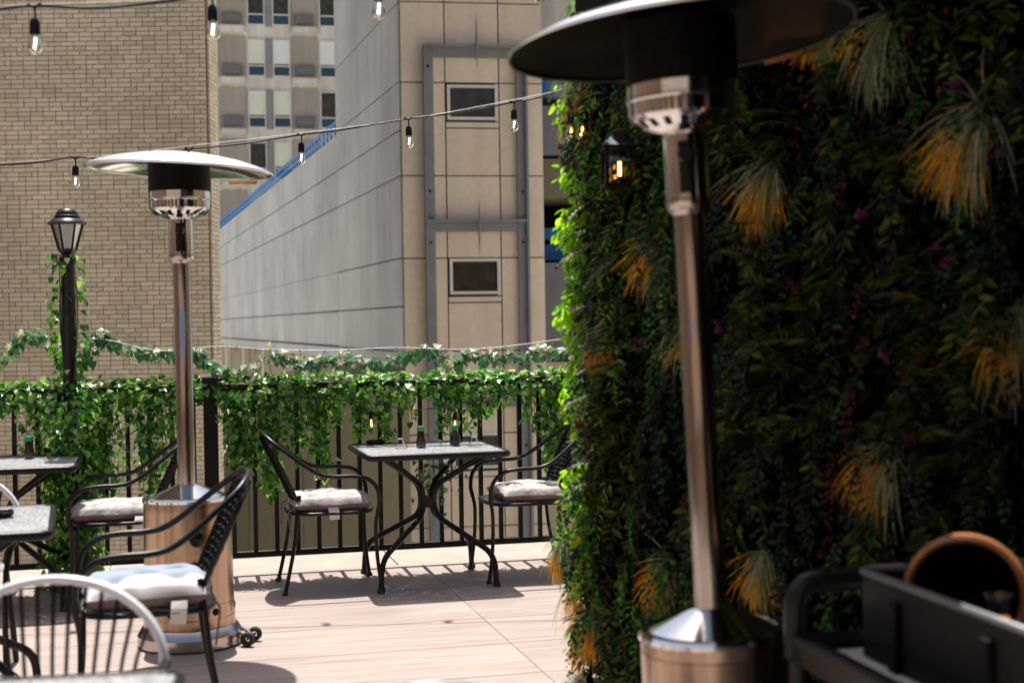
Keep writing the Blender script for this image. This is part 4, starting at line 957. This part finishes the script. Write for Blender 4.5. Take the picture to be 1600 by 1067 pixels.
string('string_lights', 'upper cafe string with the largest clear bulbs along the top edge', [(-60, 20), (0, 15), (54, 10), (150, 13), (250, 4), (331, -8), (450, -30), (590, -40), (720, -46), (838, -55), (960, -60)], 4.55, 4.75,
       [(54, 10), (331, -10), (590, -42), (838, -70)], guy=[(-60, 12), (54, 8), (250, 0), (331, -12), (600, -44), (960, -64)])

# ================================================================== LIVING WALL
W0 = Vector((.335, 5.40, 0)); U = Vector((.55, -.835, 0)).normalized(); NW = Vector((-U.y, U.x, 0)) * -1
if NW.x > 0: NW = -NW
def onwall(px, py, b_=0.08):
    v = ray(px, py); o = W0 + NW * b_; t = (o.x * NW.x + o.y * NW.y) / (v.x * NW.x + v.y * NW.y); p = v * t; p.z += CAMZ; return p
def WP(a, b_, z): return W0 + U * a + NW * b_ + Vector((0, 0, z))
ang = math.atan2(U.y, U.x)
HW = 3.0; LW = 3.7; LB = 6.6
lw = thing('living_wall', 'tall dark plant wall of mixed artificial greenery along the right side', 'plant wall', W0, ang)
# local: x along U, y = away from viewer side (-NW)
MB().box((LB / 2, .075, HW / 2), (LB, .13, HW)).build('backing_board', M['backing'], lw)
MB().box((LB / 2, .075, HW + .03), (LB + .1, .2, .055)).build('top_frame', M['black'], lw)
pm_ = MB(); 
for k in range(8): pass
def relief(a, z): return .055 + .055 * fnoise(a * 6.0, z * 1.3, 4) + .03 * fnoise(a * 9, z * 5, 9)
def scatter(name, n_, matl, tmpl, s0, s1, cond=None, out=0.0, a0=-.05, a1=None, droop=-.6, kind='stuff', z1=None):
    pos, nrm, tip, size = [], [], [], []; k = 0; tries = 0
    while k < n_ and tries < n_ * 8:
        tries += 1; a = random.uniform(a0, a1 or LW); z = random.uniform(.02, z1 or HW)
        if a > 1.9 and random.random() < .55: continue
        if cond and not cond(a, z): continue
        d = relief(a, z) + out - .06 * random.random() ** 1.6
        if a < .02: d = min(d, .05) * random.random()
        p = WP(a, d, z); pos.append(p); o = NW + rndv(.55)
        if a < .05: o = o * .6 - U * .9
        nrm.append(o + Vector((0, 0, .55))); tip.append(o * .7 + rndv(.6) + Vector((0, 0, droop))); size.append(random.uniform(s0, s1)); k += 1
    o = batch_obj(name, matl, pos, nrm, tip, size, tmpl); o.parent = lw; o.matrix_parent_inverse = (Matrix.Translation(W0) @ Matrix.Rotation(ang, 4, 'Z')).inverted(); o['kind'] = 'stuff'; return o
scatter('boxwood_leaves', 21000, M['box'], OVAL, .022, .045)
scatter('ivy_leaves', 3500, M['box'], IVY, .03, .055, lambda a, z: fnoise(a * 2, z * 2, 20) > .05, .01)
scatter('maroon_leaves', 700, M['maroon'], OVAL, .02, .038, lambda a, z: fnoise(a * 3.3, z * 1.6, 31) > .22, .02)
scatter('lime_leaves', 700, M['fern'], OVAL, .022, .042, lambda a, z: fnoise(a * 3, z * 3, 41) > .15, .02)
scatter('olive_leaves', 1000, M['fern'], BLADE, .05, .11, lambda a, z: fnoise(a * 2.6, z * 2.0, 55) > .1, .02, droop=-.1)
# hanging sprays: leaves along drooping stems, in vertical drifts of one kind
def sprays(name, n_, matl, tmpl, s0, s1, cond, L0=.12, L1=.32, amin=0.0, out=.03):
    pos, nrm, tip, size = [], [], [], []; k = tr = 0
    while k < n_ and tr < n_ * 12:
        tr += 1; a = random.uniform(amin, 2.6); z = random.uniform(.15, HW)
        if not cond(a, z): continue
        k += 1; L = random.uniform(L0, L1); b0 = relief(a, z) + out + random.uniform(-.02, .03); sw = random.gauss(0, .25); m_ = int(L / .011)
        for i in range(m_):
            t = i / m_; zz = z - L * t + .03 * math.sin(t * 3); aa = a + sw * L * t; bb = b0 + .05 * math.sin(t * 2.2)
            sd = 1 if i % 2 else -1
            pos.append(WP(aa, bb, zz)); o = NW + rndv(.3); nrm.append(o + Vector((0, 0, .6)))
            tip.append(U * sd * random.uniform(.5, 1.1) + NW * random.uniform(.1, .6) + Vector((0, 0, random.uniform(-.9, .1)))); size.append(random.uniform(s0, s1) * (1.1 - .5 * t))
    o = batch_obj(name, matl, pos, nrm, tip, size, tmpl); o.parent = lw; o.matrix_parent_inverse = (Matrix.Translation(W0) @ Matrix.Rotation(ang, 4, 'Z')).inverted(); o['kind'] = 'stuff'
sprays('olive_sprays', 230, M['fern'], WBLADE, .05, .085, lambda a, z: fnoise(a * 5, z * 1.2, 55) > .05)
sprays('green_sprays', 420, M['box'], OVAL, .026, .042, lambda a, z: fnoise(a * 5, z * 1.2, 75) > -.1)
sprays('fresh_sprays', 90, M['deep'], OVAL, .022, .040, lambda a, z: fnoise(a * 5, z * 1.4, 65) > .12)
sprays('sun_brightened_sprays', 150, M['sun_sidegreen'], OVAL, .024, .042, lambda a, z: a < .62 and fnoise(a * 7, z * 1.5, 85) > -.05)  # sun on the left zone put into brighter leaf colour
sprays('sun_brightened_lime_sprays', 30, M['lime'], BLADE, .04, .07, lambda a, z: a < .30 and fnoise(a * 7, z * 1.5, 95) > .0)  # lime greens add to the painted sunlight here
sprays('maroon_sprays', 70, M['maroon'], OVAL, .018, .03, lambda a, z: fnoise(a * 6, z * 1.5, 31) > .15)
# far end of the wall: sunlit edge foliage
def edge(name, n_, matl, tmpl, s0, s1, z0, z1, spread=.10, droop=-.3, seed=0, thr=-1):
    pos, nrm, tip, size = [], [], [], []; k = 0; tr = 0
    while k < n_ and tr < n_ * 10:
        tr += 1; z = random.uniform(z0, z1)
        if fnoise(z * 5, seed) < thr: continue
        y = random.uniform(-.13, .06); d = .02 + spread * random.random() ** 1.3 * (1 + .6 * fnoise(z * 6, seed + 3))
        p = WP(-d, y, z); pos.append(p); o = -U + rndv(.5); nrm.append(o + Vector((0, 0, .8))); tip.append(o + rndv(.4) + Vector((0, 0, droop))); size.append(random.uniform(s0, s1)); k += 1
    o = batch_obj(name, matl, pos, nrm, tip, size, tmpl); o.parent = lw; o.matrix_parent_inverse = (Matrix.Translation(W0) @ Matrix.Rotation(ang, 4, 'Z')).inverted(); o['kind'] = 'stuff'; return o
edge('edge_leaves', 2600, M['ivy'], OVAL, .02, .042, .0, 2.95, .11)
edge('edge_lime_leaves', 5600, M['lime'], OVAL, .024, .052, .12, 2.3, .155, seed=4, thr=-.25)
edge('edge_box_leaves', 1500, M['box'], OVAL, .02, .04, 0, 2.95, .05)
edge('edge_yellow_blades', 420, M['orange_grass'], BLADE, .05, .12, .1, .75, .10, -.7, 8, -.15)
edge('edge_salmon_leaves', 200, M['coral'], OVAL, .022, .038, 1.36, 1.52, .12, seed=12)
edge('edge_pink_petals', 140, M['pink'], OVAL, .02, .034, 1.95, 2.12, .11, seed=14)
# fern fronds
def frond_mesh(k):
    mb = MB(); rr_ = random.Random(k); L = .26
    for i in range(13):
        t = i / 12; y = L * t; z = -.10 * t * t; ln = .085 * math.sin(math.pi * (.18 + .78 * t)) + .012
        for s_ in (-1, 1):
            a = R(52 + rr_.uniform(-8, 8)); tx, ty = s_ * ln * math.sin(a), ln * math.cos(a); w = .009
            mb.add([(0, y, z), (tx * .5 - w * math.cos(a) * s_ * .6, y + ty * .5 + w, z - .002), (tx, y + ty, z - .02), (tx * .5 + w * math.cos(a) * s_ * .6, y + ty * .5 - w, z - .002)], [(0, 1, 2, 3) if s_ > 0 else (3, 2, 1, 0)])
    mb.tube([(0, L * t, -.10 * t * t) for t in np.linspace(0, 1, 8)], .002, 4); return mb.mesh('fern_frond', M['fern'])
fms = [frond_mesh(k) for k in range(4)]
def place_on_wall(me, name, p, dirv, up, s, parent=None):
    d = dirv.normalized(); n = (up - d * up.dot(d)).normalized(); x = d.cross(n)
    o = bpy.data.objects.new(name, me); col.objects.link(o)
    mw = Matrix.Translation(p) @ Matrix(((x.x, d.x, n.x, 0), (x.y, d.y, n.y, 0), (x.z, d.z, n.z, 0), (0, 0, 0, 1))) @ Matrix.Scale(s, 4)
    if parent: o.parent = parent; mi = (Matrix.Translation(W0) @ Matrix.Rotation(ang, 4, 'Z')).inverted(); o.matrix_basis = mi @ mw
    else: o.matrix_basis = mw
    return o
cl = [(1185, 560), (1200, 640), (1255, 480), (1270, 545), (985, 650), (990, 690), (960, 760), (1340, 400), (1480, 470), (1500, 560), (1450, 640), (970, 330), (1000, 560), (1240, 200), (1290, 610), (1190, 420), (1560, 700), (1420, 250)]
for (px, py) in cl:
    for q in range(6):
        p = onwall(px + random.gauss(0, 16), py + random.gauss(0, 38), .075)
        place_on_wall(random.choice(fms), 'fern_frond', p, NW * .8 + Vector((0, 0, random.uniform(-.35, .8))) - U * random.uniform(-.3, 1.0), Vector((0, 0, 1)) + NW * .4 + rndv(.2), random.uniform(.5, .9), lw)
# flowers
pk = MB()
for k in range(10):
    a = k * 2.4; c_, s_ = math.cos(a), math.sin(a); z = .004 + .002 * k
    pk.add([(0, 0, z), (.02 * c_ - .010 * s_, .02 * s_ + .010 * c_, z + .008), (.034 * c_, .034 * s_, z), (.02 * c_ + .010 * s_, .02 * s_ - .010 * c_, z + .008)], [(0, 3, 2, 1)])
pkm = pk.mesh('magenta_flower', M['pink'])
for (px, py) in [(888, 228), (890, 260), (905, 250), (962, 680), (1290, 850), (1285, 235), (1350, 330), (1000, 350), (1010, 540), (1245, 440), (1500, 130), (1425, 700), (905, 665), (900, 690), (1545, 250), (968, 690), (1390, 545), (945, 500), (930, 880), (1260, 930), (1130, 500), (1460, 850), (1475, 400)]:
    for q in range(3):
        p = onwall(px + random.gauss(0, 9), py + random.gauss(0, 9), .11)
        place_on_wall(pkm, 'flower', p, (Vector((0, 0, -1)) + rndv(.4)), NW + rndv(.3), random.uniform(.4, .8), lw)

# grass tufts with orange tips: each its own plant
def tuft_mesh(kind, seed, n_, L, th0, spread, matn, curl=1.0, tipm=None):
    rr_ = random.Random(seed); mb = MB()
    for i in range(n_):
        th = th0 + rr_.gauss(0, spread); ln = L * rr_.uniform(.45, 1.1); w = rr_.uniform(.0014, .0030); out = rr_.uniform(.1, .9)
        d = Vector((math.sin(th), out, -math.cos(th))).normalized(); g = rr_.uniform(.10, .42) * curl; sw = rr_.gauss(0, .06)
        p = Vector((rr_.gauss(0, .012), rr_.uniform(0, .02), rr_.gauss(0, .012))); pts = [p.copy()]
        for k in range(7):
            p = p + d * (ln / 7); pts.append(p.copy()); d = (d + Vector((sw, -.04, -g))).normalized()
        side = Vector((-d.z, rr_.uniform(-.6, .6), d.x)); side = side.normalized() if side.length > .1 else Vector((1, 0, 0)); vs = []
        for k, p in enumerate(pts): ww = w * (1 - k / 7.6) ** .55; vs += [p - side * ww, p + side * ww]
        cut = rr_.choice((3, 3, 4, 4, 5)) if tipm else 9
        mb.add(vs, [(2 * k, 2 * k + 1, 2 * k + 3, 2 * k + 2) for k in range(7)]); mb.mi[-7:] = [1 if k >= cut else 0 for k in range(7)]
    return mb.mesh(kind, [M[matn]] + ([M[tipm]] if tipm else []))
for k, (px, py, s_, ang_or, ang_gr, lb) in enumerate([
        (925, 118, .9, -.35, -1.25, 'orange and pale grass tuft at the top of the wall edge under the dome'),
        (1215, 262, 1.0, -.45, -.1, 'orange-tipped grass tuft right of the near heater pole, upper'),
        (1050, 372, 1.0, -.95, .15, 'orange grass tuft with long green tail left of the near heater pole'),
        (950, 522, .85, -.05, -.55, 'pale and bright orange grass tuft above the fern at the wall edge'),
        (1085, 505, .8, -.2, -.6, 'small grass tuft partly behind the near heater pole'),
        (1545, 175, 1.25, -.6, -.05, 'large orange and blue-green grass tuft at far upper right'),
        (1395, 30, 1.15, -1.2, .05, 'pale hanging grass tuft at the top right'),
        (1400, 712, 1.25, -.95, .05, 'big orange grass tuft with green tail above the copper bowl'),
        (1050, 880, .95, -.45, .1, 'orange grass tuft left of the near heater base'),
        (1200, 872, .9, -.35, .3, 'orange grass tuft right of the near heater base'),
        (935, 965, .9, -.15, -.6, 'orange and white grass tuft low on the wall edge'),
        (885, 850, .7, -.2, .7, 'yellow-orange grass tuft on the edge beside the chair'),
        (1600, 490, 1.0, -.6, .1, 'orange grass tuft cut off by the right edge'),
        (1300, 20, .8, -.8, .4, 'short grass tuft beside the rim of the near dome')]):
    p = onwall(px, py, .07); t = thing('grass_tuft', lb, 'grass plant', p, ang, 'grass tufts on the living wall'); t.rotation_euler = (0, 0, ang + math.pi)
    # wall local x should point to the picture's right when seen from the front
    q = s_ * random.uniform(.62, .88)
    link('orange_blades', tuft_mesh('orange_blades', 100 + k, 50 if k in (4, 6) else 190, .27 * q, -ang_or + .1 + random.uniform(-.15, .15), random.uniform(.28, .48), 'pale_grass', random.uniform(.4, 1.1), 'orange_grass'), t)
    link('green_blades', tuft_mesh('green_blades', 200 + k, 120, .30 * q, -ang_gr + .35, .55, 'pale_grass', 1.3), t)
    link('upper_blades', tuft_mesh('upper_blades', 300 + k, 34, .20 * q, 1.5, .9, 'pale_grass', 1.2), t)
for k, (a_, b_, z_, s_, lb) in enumerate([(-.19, -.06, .60, 1.0, 'sunlit yellow-orange grass tuft on the wall end below the cushion'), (-.18, -.02, .40, .95, 'sunlit orange grass tuft low on the far end of the plant wall'),
        (-.18, -.05, .25, 1.0, 'lowest sunlit grass tuft where the plant wall end meets the deck'), (-.18, -.04, 2.28, 1.0, 'pale sunlit grass tuft at the wall end where the string lights meet it')]):
    t = thing('grass_tuft', lb, 'grass plant', WP(a_, b_, z_), 0, 'grass tufts on the living wall'); t.rotation_euler = (0, 0, ang + math.pi - R(50))
    link('orange_blades', tuft_mesh('orange_blades', 400 + k, 40 if k == 3 else 150, .22 * s_, .35, .5, 'sun_grass', .8, 'orange_grass'), t)
    link('green_blades', tuft_mesh('green_blades', 430 + k, 110, .24 * s_, .6, .6, 'sun_grass', 1.1), t)
# canopy over the wall
cn = thing('canopy', 'black fabric canopy with pale strip and struts above the plant wall, widened unseen for shade', 'canopy', WP(0, 0, 0), ang)
# wall lantern and bulbs on the wall
c = onwall(968, 262, .17); c = c
t = thing('wall_lantern', 'black box lantern with lit bulb hanging on the plant wall', 'lantern', c, ang - .5)
wl_, hl = .052, .066
for sx in (-1, 1):
    for sy in (-1, 1): MB().box((sx * wl_, sy * wl_, 0), (.013, .013, hl * 2)).build('corner_post', M['black'], t)
for z in (-hl, hl): MB().box((0, 0, z), (wl_ * 2 + .02, wl_ * 2 + .02, .012)).build('frame_plate', M['black'], t)
MB().add([(-.075, -.075, hl + .006), (.075, -.075, hl + .006), (.075, .075, hl + .006), (-.075, .075, hl + .006), (-.02, -.02, hl + .05), (.02, -.02, hl + .05), (.02, .02, hl + .05), (-.02, .02, hl + .05)], [(3, 2, 1, 0), (4, 5, 6, 7), (0, 1, 5, 4), (1, 2, 6, 5), (2, 3, 7, 6), (3, 0, 4, 7)]).build('lantern_roof', M['black'], t)
for a in range(4): MB().box((0, 0, 0), (wl_ * 2 - .014, .002, hl * 2 - .014)).build('pane', M['glass'], t, loc=((wl_) * math.sin(a * math.pi / 2), -(wl_) * math.cos(a * math.pi / 2), 0), rot=(0, 0, a * math.pi / 2))
MB().lathe([(.001, .045), (.011, .045), (.011, .02), (.001, .02)], 12).build('socket', M['black'], t)
MB().tube([(0, 0, .02), (0, 0, -.03)], .006, 8).build('filament', M['filament_hot'], t, 60)
MB().tube([(0, .03, hl + .05), (0, .11, hl + .03), (0, .15, hl + .03)], .007, 8).build('bracket', M['black'], t, 60)
t = thing('wall_string_lights', 'pair of warm lit bulbs hanging by the top edge of the plant wall', 'string lights')
a_, b2 = onwall(893, 165, .14), onwall(914, 163, .15)
MB().tube(smoothpath([P(880, 140, 7.6 * .74), onwall(886, 150, .12), a_, b2, onwall(960, 150, .12)], 5), .0045, 6).build('cable', M['black'], t, 60)
bulb(t, a_, 0.05, 'filament_hot', .95, .07); bulb(t, b2, .2, 'filament_hot', .95, .07)
# canopy geometry
ZC = 2.44
def flat(mb, pts, z0, z1): n = len(pts); return mb.add([(x, y, z) for z in (z0, z1) for x, y in pts], [tuple(reversed(range(n))), tuple(range(n, 2 * n))] + [(i, (i + 1) % n, (i + 1) % n + n, i + n) for i in range(n)])
cp_ = [(.50, -.44), (2.35, -.44), (2.45, -2.3), (6.0, -2.3), (6.0, .16), (.50, .16)]  # wide right part is unseen, added to shade the plant wall
flat(MB(), cp_, ZC + .10, ZC + .12).build('fabric', M['black_matte'], cn)
MB().box((1.42, -.447, 0), (1.86, .012, .12)).build('valance', M['black_matte'], cn, loc=(0, 0, ZC + .045))
MB().box((.492, -.14, 0), (.012, .60, .12)).build('side_valance', M['shelf'], cn, loc=(0, 0, ZC + .045))
for x in (.44, 1.5): MB().tube([(x, -.02, ZC - .16), (x, -.43, ZC + .09)], .009, 8).build('strut', M['black'], cn, 60)

# ================================================================== UTILITY CART, TUB, BOWL
c1 = Vector((.215, -.977, 0)).normalized(); ca = math.atan2(c1.y, c1.x)         # along the cart towards the camera
KO = Vector((.645, 3.24, 0))
ct = thing('utility_cart', 'dark grey moulded utility cart with a push handle beside the near heater', 'cart', KO, ca)
# local x = towards camera, local y = to the right (c1 rotated +90 deg)
LC, WC = 1.05, .56
MB().box((LC / 2, WC / 2, .625), (LC, WC, .03)).build('shelf', M['plastic'], ct, bevel=.008)
MB().box((LC / 2, WC / 2, .642), (LC - .06, WC - .06, .005)).build('shelf_mat', M['shelf'], ct)
for (x, y, dx, dy) in ((LC / 2, 0, LC, .035), (LC / 2, WC, LC, .035), (0, WC / 2, .035, WC), (LC, WC / 2, .035, WC)):
    MB().box((x, y, .645), (dx - (.037 if dy == WC else 0), dy - (.037 if dx == .035 else 0) * 0, .07)).build('shelf_lip', M['plastic'], ct, bevel=.008)
MB().box((LC / 2, WC / 2, .22), (LC, WC, .05)).build('lower_shelf', M['plastic'], ct, bevel=.01)
for x in (0.0, LC):
    for y in (0.0, WC): MB().lathe([(.024, .1), (.024, .62)], 16, cap=True).build('post', M['plastic'], ct, 40, (x, y, 0))
MB().tube(cornerpath([(-.02, 0, .62), (-.02, 0, .795), (-.02, WC, .795), (-.02, WC, .62)], .07, 8), .027, 14).build('push_handle', M['plastic'], ct, 60)
for x in (.05, LC - .05):
    for y in (.04, WC - .04):
        w = MB().box((x, y, .095), (.02, .045, .05)).build('caster', M['steel'], ct)
        MB().lathe([(.01, -.014), (.045, -.015), (.05, -.008), (.05, .008), (.045, .015), (.01, .014)], 24).build('wheel', M['rubber'], w, 40, (x, y, .05), (math.pi / 2, 0, 0))
TO = Vector((.775, 3.16, .646))
tb = thing('bus_tub', 'open black plastic bus tub on the cart, rim coloured lighter for caught light', 'tub', TO, ca)
LT, WT, HT = .92, .40, .188
def plate(c, d, nm): MB().box(c, d).build(nm, M['tub'], tb, bevel=.004)
plate((LT / 2, 0, HT / 2), (LT, .008, HT), 'side_panel'); plate((LT / 2, WT, HT / 2), (LT, .008, HT), 'side_panel')
plate((0, WT / 2, HT / 2), (.008, WT - .012, HT), 'end_panel'); plate((LT, WT / 2, HT / 2), (.008, WT - .012, HT), 'end_panel'); plate((LT / 2, WT / 2, .004), (LT - .012, WT - .012, .008), 'floor_panel')
MB().tube([(0, 0, HT), (LT, 0, HT), (LT, WT, HT), (0, WT, HT)], .009, 8, closed=True).build('rim', M['tubrim'], tb, 60)
for x in (.16, .52): MB().box((x, -.011, HT * .40), (.035, .014, HT * .8)).build('rib', M['black_matte'], tb, bevel=.004)
bp = P(1508, 930, 3.02); t = thing('copper_bowl', 'round bowl with orange-brown copper rim tipped on its side in the tub', 'bowl', bp, 0)
t.rotation_euler = (0, 0, 0)
inner = MB().lathe([(.110, .014), (.112, .003), (.119, -.006), (.128, -.004), (.132, .006), (.132, .024), (.126, .036), (.118, .038)], 64).build('rim', M['bowlrim'], t, 50); 
MB().lathe([(.111, .013), (.108, .02), (.10, .06), (.06, .10), (.001, .112)], 48).build('inside', M['black_matte'], t, 50)
MB().lathe([(.120, .034), (.108, .07), (.066, .112), (.001, .122)], 48).build('outside', M['bowlrim'], t, 50)
for ch in t.children: pass
dirv = Vector((-.42, -1, .12)).normalized(); t.rotation_euler = (-dirv).to_track_quat('Z', 'Y').to_euler()
gp = P(1560, 957, 2.80); t = thing('drinking_glass', 'small clear glass with a bit of orange in it beside the copper bowl', 'glass', gp)
MB().lathe([(.001, -.05), (.028, -.05), (.032, .0), (.036, .035), (.0345, .035), (.030, 0), (.026, -.044), (.001, -.044)], 28).build('vessel', M['glass2'], t, 40)
MB().lathe([(.001, -.043), (.025, -.043), (.028, -.01), (.001, -.01)], 24).build('orange_drink', M['orange_drink'], t, 40)
